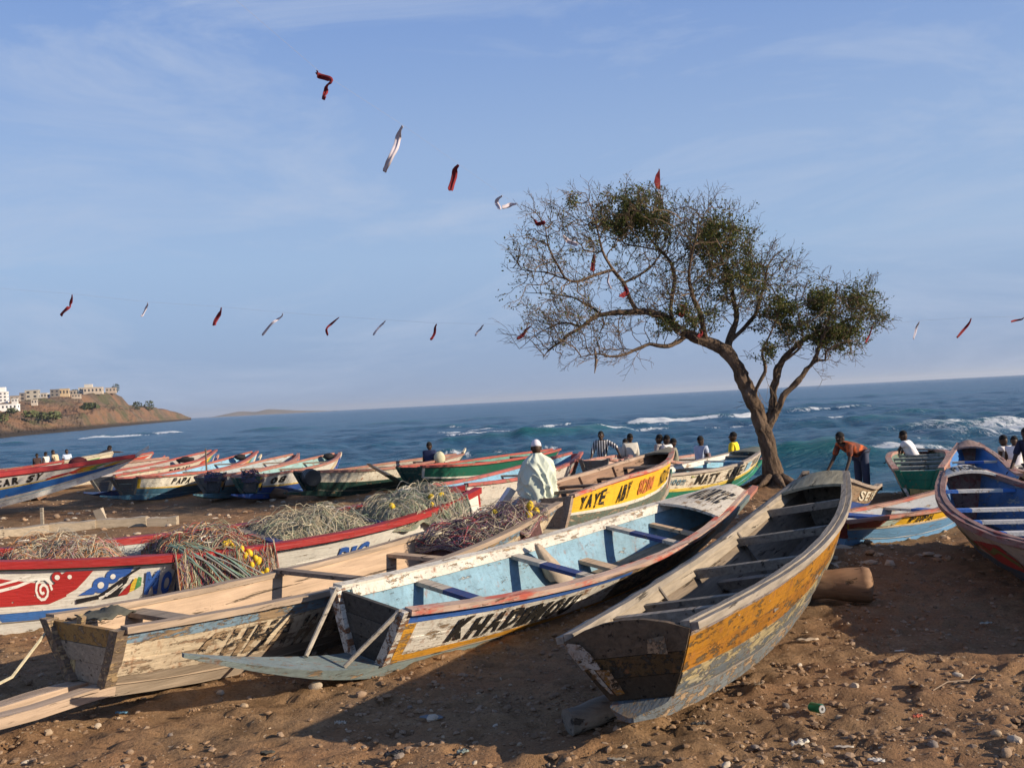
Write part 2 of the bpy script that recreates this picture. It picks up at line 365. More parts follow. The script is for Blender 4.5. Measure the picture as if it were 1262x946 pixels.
wc = _mix(t, mr.outputs[0], wc, (0.010, 0.130, 0.135))
t.links.new(_mix(t, foam, wc, (0.78, 0.82, 0.84)), b.inputs['Base Color'])
t.links.new(_ramp(t, foam, 0, 1, (0.22, 0.22, 0.22, 1), (0.8, 0.8, 0.8, 1)), b.inputs['Roughness'])
b.inputs['IOR'].default_value = 1.33; b.inputs['Specular IOR Level'].default_value = 0.26
r1 = _noise(t, 1.5, 7, 0.66, (0.45, 1.3, 1), dist=0.4)
r2 = _noise(t, 0.42, 6, 0.62, (0.35, 1.6, 1), dist=0.5, loc=(7, 3, 0))
rs_ = t.nodes.new('ShaderNodeMath'); rs_.operation = 'MULTIPLY_ADD'; rs_.inputs[1].default_value = 1.8; t.links.new(r2, rs_.inputs[0]); t.links.new(r1, rs_.inputs[2])
_bump(t, b, rs_.outputs[0], 1.0, 0.55)
me.materials.append(m)

# ------------------------------------------------------------------ headland
PXC = np.array([-900, -500, -200, 0, 100, 160, 205, 233])
DC = np.array([110, 170, 245, 318, 470, 760, 1120, 1480])
EPX = np.array([-900, -300, 0, 50, 100, 140, 150, 158, 166, 186, 206, 222, 233])
EE = np.array([50, 36, 31, 34, 36, 37, 32, 21, 18, 14.5, 10.5, 5, 0.2])
WD = 330.0
def head_z(px, d):
    dc = np.interp(px, PXC, DC); e = np.interp(px, EPX, EE)
    W = np.interp(px, [0, 150, 233], [WD, WD, 150])
    top = e / 1262 * (dc + 0.8 * W) + 3.3
    u = (d - dc) / W
    prof = 0.10 * sst(0, .03, u) + 0.34 * sst(0.03, .2, u) + 0.10 * sst(.2, .5, u) + 0.46 * sst(.5, .8, u)
    lo = sst(152, 166, px)
    prof = prof * (1 - lo) + lo * (0.35 * sst(0, .06, u) + 0.65 * sst(.05, .5, u))
    return np.where(u < 0, -1.6 + u * 30, -1.6 + prof * (top + .6)), u
pxs = np.concatenate([np.arange(-900, -40, 20), np.arange(-40, 234.1, 1.0)])
ds = np.linspace(-0.06, 2.2, 150)
PXm, U = np.meshgrid(pxs, ds)
W_ = np.interp(PXm, [0, 150, 233], [WD, WD, 150])
D = np.interp(PXm, PXC, DC) + U * W_
HX = (PXm - 631) / FPX * D; HY = D * 1.0
HZ, _u_ = head_z(PXm, D)
rough = (fbm(HX * .035, HY * .02, 4) - .5) * 7.0 + np.abs(fbm(HX * .11 + 5, HY * .05, 4) - .5) * -9.0 + (np.floor(fbm(HX * .02, HY * .012, 2) * 9) / 9 - .5) * 3.0
HZ = HZ + rough * sst(0.0, .12, U) * (1 - 0.55 * sst(.6, .85, U)) * np.interp(PXm, [0, 150, 200, 233], [1, 1, .5, .1]) + 0.8 * (fbm(HX * .3, HY * .3, 2) - .4) * sst(-.02, .02, U) * (1 - sst(.03, .06, U))
me = bpy.data.meshes.new('headland'); n1, n2 = U.shape
idx = np.arange(n1 * n2).reshape(n1, n2)
fa = np.stack([idx[:-1, :-1], idx[:-1, 1:], idx[1:, 1:], idx[1:, :-1]], -1).reshape(-1, 4)
me.from_pydata(np.stack([HX, HY, HZ], -1).reshape(-1, 3).tolist(), [], fa.tolist())
me.polygons.foreach_set('use_smooth', [True] * len(me.polygons))
o = bpy.data.objects.new('headland', me); COL.objects.link(o); o['kind'] = 'structure'
m, t, b = _new('headland_earth')
a = _noise(t, .022, 7, .65, (1, .5, 2)); a2 = _noise(t, .16, 6, .65, (1, .4, 1))
c = _ramp(t, a2, .3, .7, (.085, .060, .042, 1), (.23, .168, .118, 1))
c = _mix(t, _ramp(t, a, .46, .56), c, (.22, .128, .078))
c = _mix(t, _ramp(t, _noise(t, .045, 6, .7, (1, .4, 1), loc=(3, 1, 0)), .50, .60), c, (.10, .095, .052))
g = t.nodes.new('ShaderNodeNewGeometry'); sx = t.nodes.new('ShaderNodeSeparateXYZ'); t.links.new(g.outputs['Position'], sx.inputs[0])
mr = t.nodes.new('ShaderNodeMapRange'); mr.inputs[1].default_value = 0.2; mr.inputs[2].default_value = 2.0; mr.inputs[3].default_value = 1; mr.inputs[4].default_value = 0
t.links.new(sx.outputs['Z'], mr.inputs[0]); c = _mix(t, mr.outputs[0], c, (.045, .038, .034))
t.links.new(c, b.inputs['Base Color']); b.inputs['Roughness'].default_value = .95; b.inputs['Specular IOR Level'].default_value = .1
_bump(t, b, a2, 1.0, 4.0); me.materials.append(m)

# low island on the horizon
mb = MB(); secs = []
for i in range(33):
    s = i / 32; px = 262 + s * 150; d = 5200; x = (px - 631) / FPX * d
    h = 22 * (sst(0, .15, s) * (1 - sst(.45, 1, s)) * (.65 + .5 * float(vn(np.array(s * 9.), np.array(2.))))) + .5
    secs.append([(x, d - 150, -2), (x, d - 60, float(h) * .7), (x, d + 20, float(h)), (x, d + 160, -2)])
mb.loft(secs, closed=False)
tag(mb.build('island', plain((.20, .16, .12), .95, .3, .01, 0)), kind='structure')

# houses on the bluff
def hpos(px, u):
    d = float(np.interp(px, PXC, DC) + u * np.interp(px, [0, 150, 233], [WD, WD, 150]))
    z, _ = head_z(np.array(float(px)), np.array(d)); return Vector(((px - 631) / FPX * d, d, float(z))), d
WIN = plain((.03, .035, .045), .3, .1)
def house(px0, px1, hpx, u, col, label, yaw=0.25, storeys=1, tower=None, depth=1.0, nwin=3):
    c, d = hpos((px0 + px1) / 2, u); wdt = (px1 - px0) / FPX * d * .86; h = hpx / FPX * d * .72; dep = wdt * .7 * depth
    r = thing('bluff_house', label, 'house', c - Vector((0, 0, 1.0)), (0, 0, yaw), 'houses on the bluff across the bay')
    wm = plain(col, .9, .12, .3, 0)
    q = MB(); q.box((0, 0, h / 2 + .5), (wdt / 2, dep / 2, h / 2 + .5)); q.build('wall', wm, r, False)
    q = MB(); q.box((0, 0, h + 1.15), (wdt / 2 + .15, dep / 2 + .15, .18)); q.build('roof_slab', plain(tuple(x * .9 for x in col), .9, .1, .3, 0), r, False)
    sh = h / storeys
    for s in range(storeys):
        for k in range(nwin):
            x = -wdt / 2 + wdt * (k + .5) / nwin
            q = MB(); q.box((x, -dep / 2 - .03, 1 + s * sh + sh * .55), (wdt / nwin * .2, .06, sh * .22)); q.build('window', WIN, r, False)
        q = MB(); q.box((wdt / 2 + .03, 0, 1 + s * sh + sh * .55), (.06, dep * .13, sh * .22)); q.build('window', WIN, r, False)
    if tower:
        q = MB(); q.box((tower[0] * wdt, 0, h + 1.3 + tower[2] / 2), (tower[1] * wdt / 2, dep * .3, tower[2] / 2)); q.build('roof_room', wm, r, False)
    return r
house(-6, 10, 17, .80, (.78, .76, .72), 'tall white block on the bluff beside the low white terrace house', storeys=3, tower=(.1, .5, 2.5))
house(-8, 23, 8, .62, (.80, .79, .76), 'long low white terrace house below the tall white block', nwin=6)
house(12, 25, 9, .86, (.36, .30, .25), 'brown flat roofed house between the white block and grey block', nwin=2)
house(24, 32, 12, .84, (.22, .19, .17), 'dark narrow box for the shaded side of the grey block', nwin=1, storeys=2)  # shaded face of the grey block, built as a dark box of its own
house(31, 49, 14, .80, (.42, .38, .32), 'windowed grey concrete block house with a blank front on the bluff', nwin=2, storeys=2)
house(50, 58, 8, .84, (.46, .41, .35), 'small grey house between grey block and white cube house', nwin=2)
house(56, 63, 8, .88, (.78, .78, .78), 'little white cube house behind the dark side of the ochre house', nwin=1)
house(62, 74, 12, .82, (.20, .18, .165), 'dark box for the shaded side of the ochre house', nwin=2, storeys=2)  # shaded face of the ochre house, its shade put into a dark wall colour
house(73, 86, 11, .78, (.50, .38, .24), 'ochre square house next to its dark side box', nwin=3)
house(97, 120, 12, .90, (.50, .46, .40), 'wide pale villa with flat roofs and roof room on the bluff top', storeys=2, tower=(.05, .45, 2.4), nwin=4)
house(103, 128, 9, .78, (.48, .40, .32), 'long beige house in front of the pale villa', nwin=5)
house(38, 46, 7, .66, (.50, .44, .37), 'small buff hut below the grey block house', nwin=2)
house(86, 95, 8, .84, (.34, .29, .24), 'brown cube house between the ochre house and the pale villa', nwin=2)
house(118, 127, 7, .88, (.55, .51, .45), 'small pale house behind the long beige house', nwin=2)
house(88, 100, 5, .70, (.44, .36, .28), 'low brown wall house on the terrace below the villa', nwin=3)
house(14, 22, 6, .72, (.66, .63, .58), 'small white annex beside the low white terrace house', nwin=2)
house(130, 144, 7, .76, (.42, .34, .27), 'low brown house at the edge of the cliff', nwin=3)

LEAFB = plain((.055, .070, .032), .8, .35, .5, 0)
LEAFB2 = plain((.10, .115, .05), .85, .3, .5, 0)
BARKF = plain((.16, .12, .09), .9, .2, 2, 0)
def far_bush(px, u, wpx, hpx, label, mat, name='bush', trunk=True, cat='bush'):
    c, d = hpos(px, u); W = wpx / FPX * d / 2; H = hpx / FPX * d
    r = thing(name, label, cat, c - Vector((0, 0, .3)), (0, 0, 0), 'bushes and trees on the headland')
    q = MB()
    for i in range(150):
        a_ = random.random() * 6.28; rr_ = random.random() ** .5; zz = random.random()
        prof = math.sqrt(max(.05, 1 - (abs(zz - .5) * 1.7) ** 2))
        p = Vector((math.cos(a_) * rr_ * W * prof, math.sin(a_) * rr_ * W * prof, H * (.12 + .85 * zz)))
        s = W * random.uniform(.10, .24)
        n = Vector([random.gauss(0, 1) for _ in range(3)]).normalized(); x_ = n.orthogonal().normalized(); y_ = n.cross(x_)
        q.add([p + x_ * s, p + y_ * s * .8, p - x_ * s, p - y_ * s * .8], [(0, 1, 2, 3)])
    q.build('crown', mat, r, False, kind='stuff')
    q = MB(); q.tube([(0, 0, -.5), (W * .05, 0, H * .35), (W * .1, 0, H * .7)], [W * .09, W * .07, W * .03], 6); q.build('trunk', BARKF, r)
far_bush(41, .95, 10, 11, 'round dark tree above the grey block house', LEAFB, 'headland_tree', cat='tree')
far_bush(143, .82, 9, 12, 'spiky tree beside the low brown cliff house', LEAFB, 'headland_tree', cat='tree')
far_bush(92, .86, 10, 8, 'dark tree between the ochre house and pale villa', LEAFB, 'headland_tree', cat='tree')
far_bush(168, .30, 12, 10, 'rounded tree on the low shelf below the cliff', LEAFB, 'headland_tree', cat='tree')
far_bush(183, .30, 12, 13, 'taller tree on the low shelf near the point', LEAFB, 'headland_tree', cat='tree')
far_bush(110, .30, 24, 8, 'wide dark shrub halfway up the red slope', LEAFB)
far_bush(103, .29, 12, 6, 'small dark shrub beside the wide shrub on the slope', LEAFB)
far_bush(64, .12, 22, 10, 'olive green bush low on the red slope', LEAFB2)
far_bush(50, .13, 16, 9, 'olive bush beside the low green bush on slope', LEAFB2)
far_bush(36, .15, 20, 9, 'broad olive bush above the rocky shore', LEAFB2)
far_bush(2, .14, 16, 11, 'bright green bush at the foot of the slope', LEAFB2)
far_bush(14, .55, 14, 7, 'green hedge in front of the low white terrace', LEAFB)
# ------------------------------------------------------------------ boats
BP = {}
for _l in '''
kha -1.391 9.061 53.292 6.859 0.678 0.437 0.182 0.594 0.476 0.814 0.49 -9.924 0.083 0.398 0.04 0.025
chh -3.454 8.167 57.476 6.548 0.607 0.478 0.211 0.654 0.549 0.809 0.56 -1.782 0.207 0.3 0.054 0.045
mor -5.995 11.673 38.235 6.801 0.806 0.412 0.165 0.747 0.598 0.898 -0.124 -3.674 0.073 0.3 0.056 0.102
yel 0.775 6.68 64.795 8.17 0.657 0.445 0.335 0.67 0.574 0.916 0.433 8.742 0.255 0.293 0.087 0.07
yry 0.525 15.713 63.314 5.447 0.67 0.423 0.069 0.692 0.815 1.031 0.483 2.731 0.217 0.3 0.106 0.118
mat 2.483 21.126 52.169 5.321 0.69 0.401 0.195 0.61 0.561 0.764 0.401 -0.382 0.154 0.28 0.01 0.149
pad 5.456 8.199 81.514 6.622 0.864 0.422 0.264 0.691 0.522 0.853 0.094 -0.702 0.1 0.181 0.063 0.101
carsy -21.344 25.002 13.784 10.755 0.9 0.42 0.12 1 0.875 1.25 0.644 -0.053 0.1 1.018 0.055 0.1
coll -23.008 30.523 19.92 8.191 0.718 0.42 0.12 0.7 0.651 1.028 0.56 0.066 0.1 0.3 0.061 0.1
cream -21.721 33.867 24.725 7.485 0.724 0.42 0.12 0.7 0.719 1.143 0.357 -0.135 0.1 0.3 0.049 0.1
dred -21 38.4 25 6.6 0.728 0.42 0.119 0.7 0.6 0.911 0.427 -0.056 0.1 0.3 0.053 0.1
fpink -20.1 37.2 25 6.7 0.726 0.42 0.12 0.7 0.59 0.719 0.449 -0.077 0.1 0.3 0.052 0.1
diran -12.517 31.136 85.514 8.531 0.708 0.393 0.12 0.602 0.643 0.908 0.478 0.063 0.165 0.3 0.052 0.149
papa -10.818 28.523 80.49 8.139 0.74 0.385 0.119 0.659 0.548 0.89 0.405 -0.061 0.212 0.3 0.051 0.162
wst -8.311 27.885 86.252 7.861 0.721 0.374 0.12 0.614 0.617 0.757 0.443 0.07 0.181 0.3 0.052 0.158
oeight -7.045 26.931 83.599 7.798 0.724 0.378 0.12 0.616 0.599 0.753 0.438 0.026 0.195 0.3 0.052 0.154
white -5.338 26.616 62.904 7.299 0.732 0.397 0.149 0.683 0.538 0.59 0.394 -0.092 0.215 0.3 0.052 0.153
green -2.696 26.809 56.777 6.885 0.727 0.4 0.15 0.664 0.552 0.608 0.407 -0.081 0.213 0.3 0.052 0.152
blue -1.295 19.189 69.294 7.663 0.644 0.423 0.151 0.724 0.622 0.787 0.481 0.347 0.1 0.3 0.055 0.096
small 1.95 25.3 72 3 0.5 0.36 0.15 0.691 0.585 0.557 0.456 -0.096 0.1 0.3 0.048 0.101
pink 3.163 25.502 61.614 4.42 0.677 0.42 0.147 0.69 0.404 0.435 0.411 0.189 0.1 0.3 0.021 0.101
papan 4.712 15.319 35.114 3.993 0.548 0.383 0.2 0.385 0.363 0.6 0.5 -0.015 0.127 0.4 -0.1 0.228
greentr 7.083 18.099 68.202 5.632 0.56 0.373 0.24 0.659 0.723 0.593 0.428 0.3 0.166 0.3 0.051 0.109
ublue 8.12 17.74 69.207 4.614 0.54 0.499 0.182 0.538 0.472 0.784 0.471 -0.306 0.1 0.3 0.041 0.101
edge 9.956 17.928 73.133 4.75 0.783 0.42 0.155 0.5 0.382 0.6 0.328 0.247 0.1 0.3 0.036 0.1
seye 6.15 18.85 243.838 3.25 0.593 0.464 0.143 0.305 0.488 0.93 0.463 0.225 0.1 0.3 0.038 0.082
'''.strip().splitlines():
    _q = _l.split(); BP[_q[0]] = dict(zip('x0 y0 yaw L Bm bs bb hs hm hb rk roll ks kb zb rs'.split(), map(float, _q[1:])))
PLK = {}
def on_plank(root, side, u, v):          # the plank a painted mark lies on
    t = u / BP[root['_k']]['L']
    return min((p for p in PLK[root['_k']] if p[0] == side), key=lambda p: abs((p[1] + p[2]) / 2 - v) + 3 * max(0, p[3] - t, t - p[4]))[5]
def hull(P, t, v, side, off=0.0):
    tm, q = .45, .42
    tc = min(max(t, 0), 1)
    if t < tm: Bh = P['bs'] + (P['Bm'] - P['bs']) * math.sin(math.pi / 2 * max(t, 0) / tm)
    else: Bh = P['bb'] + (P['Bm'] - P['bb']) * math.cos(math.pi / 2 * min(1, ((tc - tm) / (1 - tm)) ** 1.5))
    if t < q: s = (abs(q - tc) / q) ** 2; zg = P['hm'] + (P['hs'] - P['hm']) * s; zk = P['ks'] * s
    else: s = (abs(tc - q) / (1 - q)) ** 2; zg = P['hm'] + (P['hb'] - P['hm']) * s; zk = P['kb'] * s
    bb_ = Bh * .5
    vv = max(v, 0.0)
    y = (bb_ + (Bh - bb_) * vv ** .85) * side
    p = Vector((t * P['L'] + P['rk'] * v * tc ** 6 - P['rs'] * v * (1 - tc) ** 6, y, zk + (zg - zk) * v))
    if off:
        p = p + hnorm(P, t, v, side) * off
    return p
def hnorm(P, t, v, side):
    e = 1e-3; t0 = min(max(t, e), 1 - e); v0 = min(max(v, .05), .98)
    a = hull(P, t0 + e, v0, side) - hull(P, t0 - e, v0, side); c = hull(P, t0, v0 + e, side) - hull(P, t0, v0 - e, side)
    n = a.cross(c).normalized()
    return n if n.y * side > 0 else -n
def lin(a, b, n): return [a + (b - a) * i / (n - 1) for i in range(n)]

from mathutils.geometry import tessellate_polygon
WHT = (.70, .67, .60); CRM = (.62, .53, .40); BLU = (.045, .13, .42); SKY = (.27, .50, .66); ORG = (.68, .34, .04); YLW = (.74, .44, .03)
RED = (.46, .05, .04); MAR = (.27, .075, .06); PNK = (.46, .20, .15); GRN = (.02, .20, .125); DKG = (.025, .065, .05); BLK = (.018, .017, .016)
GRY = (.30, .33, .33); GWD = (.36, .31, .25); BWD = (.52, .38, .26); DWD = (.17, .13, .095)

def boat(key, label, bands, gun, inner, thwarts=(), deck=None, transom=None, posts=None, keel=None, inwale=None, ribs=0,
         st_beak=None, bw_beak=None, prongs=None, ow=.045, iw=.055, gth=.04, nst=30, thick=.028, floor=None, group='fishing boats drawn up on the beach', split_gun=False, th_w=.075, arch=0.0, th_t=.022):
    P = BP[key]; L = P['L']
    root = thing('fishing_boat', label, 'boat', (P['x0'], P['y0'], P['zb']), (-R(P['roll']), 0, R(P['yaw'])), group)
    rs_ = random.Random(key)
    for side in (1, -1):
        for i, bd in enumerate(bands):
            v0, v1, mo = bd[0], bd[1], bd[2]; t0, t1 = (bd[3], bd[4]) if len(bd) > 3 else (0., 1.)
            o = .004 * (i % 2) + rs_.uniform(-.0015, .0015)
            secs = []
            for t in lin(t0, t1, max(4, int(nst * (t1 - t0)))):
                wv = .003 * math.sin(t * 37 + i * 2 + side)
                a, b_, c = (hull(P, t, v, side, o + wv) for v in (v0, .5 * (v0 + v1), v1))
                d, e = hull(P, t, v1, side, -thick), hull(P, t, v0, side, -thick)
                secs.append([a, b_, c, d, e] if side < 0 else [e, d, c, b_, a])
            q = MB(); q.loft(secs, [0, 0, 0, 1, 0] if side < 0 else [1, 0, 0, 0, 0])
            PLK.setdefault(key, []).append((side, v0, v1, t0, t1, q.build('plank', [mo, inner], root)))
        # gunwale cap
        for g in range(2 if split_gun else 1):
            o0, i0 = (ow, iw) if not split_gun else ((ow, .002) if g == 0 else (-.006, iw + .012))
            dz = 0 if g == 0 else .012
            secs = []
            for t in lin(0, 1, nst * 2):
                n = hnorm(P, t, 1, side); h = Vector((n.x, n.y, 0)).normalized(); p = hull(P, t, 1, side)
                wv = .006 * mnoise.noise(Vector((t * L * 2.3, side * 5 + g, 1))) + .004 * mnoise.noise(Vector((t * L * 9, side * 5 + g, 4))); z0 = Vector((0, 0, -.012 + dz * .3)); z1 = Vector((0, 0, gth + dz + wv))
                secs.append([p + h * (o0 + wv) + z0, p + h * (o0 + wv) + z1, p - h * i0 + z1, p - h * i0 + z0])
            q = MB(); q.loft(secs); q.build('gunwale', gun if not isinstance(gun, tuple) else gun[0 if side < 0 else 1], root)
        if inwale:
            secs = []
            for t in lin(.02, .97, nst):
                a, b_ = hull(P, t, .985, side, -thick - .004), hull(P, t, .80, side, -thick - .004)
                c, d = hull(P, t, .80, side, -thick - .03), hull(P, t, .985, side, -thick - .03)
                secs.append([a, b_, c, d])
            q = MB(); q.loft(secs); q.build('inwale', inwale, root)
        for k in range(ribs):
            t = .10 + .76 * (k + .5) / ribs; dt = .022 / L; secs = []
            for v in (.02, .35, .7, .97):
                secs.append([hull(P, t - dt, v, side, -thick + .002), hull(P, t + dt, v, side, -thick + .002), hull(P, t + dt, v, side, -thick - .045), hull(P, t - dt, v, side, -thick - .045)])
            q = MB(); q.loft(secs); q.build('rib', floor or inner, root)
    # bottom boards
    secs = []
    for t in lin(0, 1, nst):
        a, b_ = hull(P, t, 0, 1), hull(P, t, 0, -1); d = Vector((0, 0, .03))
        secs.append([a - d * .3, b_ - d * .3, b_ + d, a + d])
    q = MB(); q.loft(secs); q.build('bottom_board', floor or inner, root)
    # keel log with beaks
    if keel:
        km, dp = keel
        def kz(t): return hull(P, t, 0, 1).z - .012
        secs = []
        def ksec(x, zt, hw, d):
            return [Vector((x, -hw, zt)), Vector((x, -hw * .8, zt - d)), Vector((x, hw * .8, zt - d)), Vector((x, hw, zt))]
        for t in lin(0, 1, 16):
            p = hull(P, t, 0, 1); secs.append(ksec(p.x, p.z - .012, max(.05, p.y * .92), dp))
        if st_beak:
            ln, rise, hw, tipm = st_beak
            pre = []
            for s in lin(1, .08, 9):
                z = kz(0) + rise * s ** 1.4; pre.append(ksec(-ln * s, z, max(.015, hw * (1 - .93 * max(0, s - .35) ** 1.3 / .65 ** 1.3)), dp * (1 - .75 * s)))
            if tipm:
                q = MB(); q.loft(pre[:4]); q.build('beak_tip', tipm, root); pre = pre[3:]
            secs = pre + secs
        if bw_beak:
            ln, rise, hw, tipm = bw_beak; post = []
            for s in lin(.08, 1, 9):
                z = kz(1) + rise * s ** 1.1; post.append(ksec(L + ln * s, z, max(.02, hw * (1 - .6 * s)), dp * (1.1 - .5 * s)))
            if tipm:
                q = MB(); q.loft(post[6:]); q.build('beak_tip', tipm, root); post = post[:7]
            secs = secs + post
        q = MB(); q.loft(secs); q.build('keel', km, root)
    if prongs:
        ln, rise, hw, pm, ys = prongs
        for j, yy in enumerate(ys):
            q = MB(); secs = []
            for s in lin(-.04, 1, 8):
                z = P['ks'] - .02 + rise * max(0, s) ** 1.3 + .008 * math.sin(s * 9 + j); l_ = ln * (1 if j == 0 else .86)
                w_ = hw * (1 - .25 * max(0, s)) * (1 + .08 * math.sin(s * 7 + j * 3))
                secs.append([Vector((-l_ * s, yy - w_, z)), Vector((-l_ * s, yy - w_ * .8, z - .09)), Vector((-l_ * s, yy + w_ * .8, z - .10)), Vector((-l_ * s, yy + w_, z - .004))])
            q.loft(secs); q.build('keel_prong', pm, root)
    # transom boards and corner posts
    tms = transom if isinstance(transom, (list, tuple)) else [transom] * 3
    nb = len(tms)
    for k, tm_ in enumerate(tms):
        v0, v1 = k / nb, (k + 1) / nb
        q = MB(); secs = []
        for y in lin(-1, 1, 7):
            a, b_ = hull(P, 0, v0, 1), hull(P, 0, v1, 1); top = arch * (1 - y * y) if k == nb - 1 else 0
            ox = -.02 - .005 * (k % 2)
            pa = Vector((a.x + ox, a.y * .985 * y, a.z + (.004 if k else -.01))); pb = Vector((b_.x + ox, b_.y * .985 * y, b_.z + top))
            secs.append([pa, pb, pb + Vector((.045, 0, 0)), pa + Vector((.045, 0, 0))])
        q.loft(secs); q.build('transom_board', tm_, root)
    if posts:
        for side in (1, -1):
            secs = []
            for v in (-.02, .5, 1.04):
                p = hull(P, 0, v, side); i_ = Vector((0, -side * .085, 0)); o_ = Vector((0, side * .014, 0))
                secs.append([p + o_ + Vector((-.075, 0, 0)), p + i_ + Vector((-.075, 0, 0)), p + i_ + Vector((.03, 0, 0)), p + o_ + Vector((.03, 0, 0))])
            q = MB(); q.loft(secs); q.build('corner_post', posts, root)
    # bow plate
    q = MB(); secs = []
    for v in lin(0, 1, 5):
        a, b_ = hull(P, 1, v, 1), hull(P, 1, v, -1); f = Vector((.05, 0, 0)); g_ = Vector((-.02, 0, 0))
        secs.append([a + g_, b_ + g_, b_ * .9 + f + Vector((b_.x * .1, 0, b_.z * .1)), a * .9 + f + Vector((a.x * .1, 0, a.z * .1))])
    q.loft(secs); q.build('bow_board', gun if not isinstance(gun, tuple) else gun[0], root)
    if deck:
        td, dm, cam_ = deck; secs = []
        for t in lin(td, 1.0, 8):
            top = []; bot = []
            p = hull(P, t, 1, 1); w_ = p.y - .01
            for y in lin(-1, 1, 7):
                z = p.z + gth + .006 + cam_ * (1 - y * y); top.append(Vector((p.x, w_ * y, z))); bot.append(Vector((p.x, w_ * y, z - .035)))
            secs.append(top + bot[::-1])
        q = MB(); q.loft(secs); q.build('foredeck', dm, root)
    for th in thwarts:
        t, v, segs = th[0], th[1], th[2]; tw = th[3] if len(th) > 3 else th_w
        p = hull(P, t, v, 1, -thick); yy = p.y + .004; x = p.x
        q = MB(); y0 = -yy; mats = []
        for fr, mm in segs:
            y1 = y0 + fr * 2 * yy
            if mm not in mats: mats.append(mm)
            zz = p.z + rs_.uniform(-.003, .003)
            q.loft([[Vector((x - tw, y, zz - th_t)), Vector((x + tw, y, zz - th_t)), Vector((x + tw, y, zz + .02)), Vector((x - tw, y, zz + .02))] for y in (y0, y1)], mats.index(mm)); y0 = y1
        q.build('thwart', mats, root)
    root['_k'] = key
    return root

def decal(root, side, polys, mat, name='painted_mark', off=.012):
    """thin paint laid on a hull side; polygons in (metres from the stern, 0..1 up the side)"""
    comps = []                            # marks that do not touch are parts of their own
    for pg in polys:
        ks = {(round(u, 4), round(v, 4)) for u, v in pg}; hit = [c for c in comps if c[0] & ks]
        comps = [c for c in comps if not (c[0] & ks)] + [(ks.union(*[c[0] for c in hit]), sum([c[1] for c in hit], []) + [pg])]
    if len(comps) > 1: return [decal(root, side, c[1], mat, name, off) for c in comps][0]
    P = BP[root['_k']]; q = MB()
    def clip(pg, ax, lim, sg):
        o_ = []
        for i in range(len(pg)):
            a, b_ = pg[i - 1], pg[i]; da, db = sg * (a[ax] - lim), sg * (b_[ax] - lim)
            if (da >= 0) != (db >= 0): k = da / (da - db); o_.append((a[0] + (b_[0] - a[0]) * k, a[1] + (b_[1] - a[1]) * k))
            if db >= 0: o_.append(b_)
        return o_
    for pg in polys:                      # cut into small facets so that the paint follows the curve of the side
        for tri in tessellate_polygon([[Vector((u, v, 0)) for u, v in pg]]):
            tr = [pg[i] for i in tri]
            for iu in range(int(math.floor(min(p[0] for p in tr) / .3)), int(math.floor(max(p[0] for p in tr) / .3)) + 1):
                c1 = clip(clip(tr, 0, iu * .3, 1), 0, iu * .3 + .3, -1)
                if len(c1) < 3: continue
                for iv in range(int(math.floor(min(p[1] for p in c1) / .1)), int(math.floor(max(p[1] for p in c1) / .1)) + 1):
                    c2 = clip(clip(c1, 1, iv * .1, 1), 1, iv * .1 + .1, -1)
                    if len(c2) > 2: q.add([hull(P, u / P['L'], v, side, off) for u, v in c2], [tuple(range(len(c2)))])
    us = [p[0] for g_ in polys for p in g_]; vs = [p[1] for g_ in polys for p in g_]
    return q.build(name, mat, on_plank(root, side, sum(us) / len(us), sum(vs) / len(vs)), False)
def band_poly(u0, u1, va, vb, n=8):
    return [[(a, va), (b, va), (b, vb), (a, vb)] for a, b in zip(lin(u0, u1, n)[:-1], lin(u0, u1, n)[1:])]
def stroke(pts, w0, w1=None, vs=1.0):
    w1 = w0 if w1 is None else w1; out_ = []; n = len(pts); e = []
    for i, (u, v) in enumerate(pts):
        a = pts[max(0, i - 1)]; b_ = pts[min(n - 1, i + 1)]; dx, dy = b_[0] - a[0], (b_[1] - a[1]) * vs; l = math.hypot(dx, dy) or 1
        w_ = (w0 + (w1 - w0) * i / (n - 1)) / 2; e.append(((u - dy / l * w_, v + dx / l * w_ / vs), (u + dy / l * w_, v - dx / l * w_ / vs)))
    for a, b_ in zip(e[:-1], e[1:]): out_.append([a[0], b_[0], b_[1], a[1]])
    return out_
def disc(u, v, r, vs=1.0, n=12, r2=None):
    pts = [(u + r * math.cos(6.283 * i / n), v + r * math.sin(6.283 * i / n) / vs) for i in range(n)]
    return [pts]
_TC = {}
def text_mesh(s, bold=.02):
    if (s, bold) in _TC: return _TC[(s, bold)]
    cu = bpy.data.curves.new('lettering', 'FONT'); cu.body = s; cu.size = 1; cu.offset = bold; cu.resolution_u = 3
    o = bpy.data.objects.new('lettering', cu); COL.objects.link(o)
    me_ = o.to_mesh(); vs = [tuple(v.co) for v in me_.vertices]; fs = [tuple(p.vertices) for p in me_.polygons]
    o.to_mesh_clear(); bpy.data.objects.remove(o); bpy.data.curves.remove(cu)
    x0 = min(v[0] for v in vs); x1 = max(v[0] for v in vs); y0 = min(v[1] for v in vs); y1 = max(v[1] for v in vs)
    r = ([((v[0] - x0) / (x1 - x0), (v[1] - y0) / (y1 - y0)) for v in vs], fs); _TC[(s, bold)] = r; return r
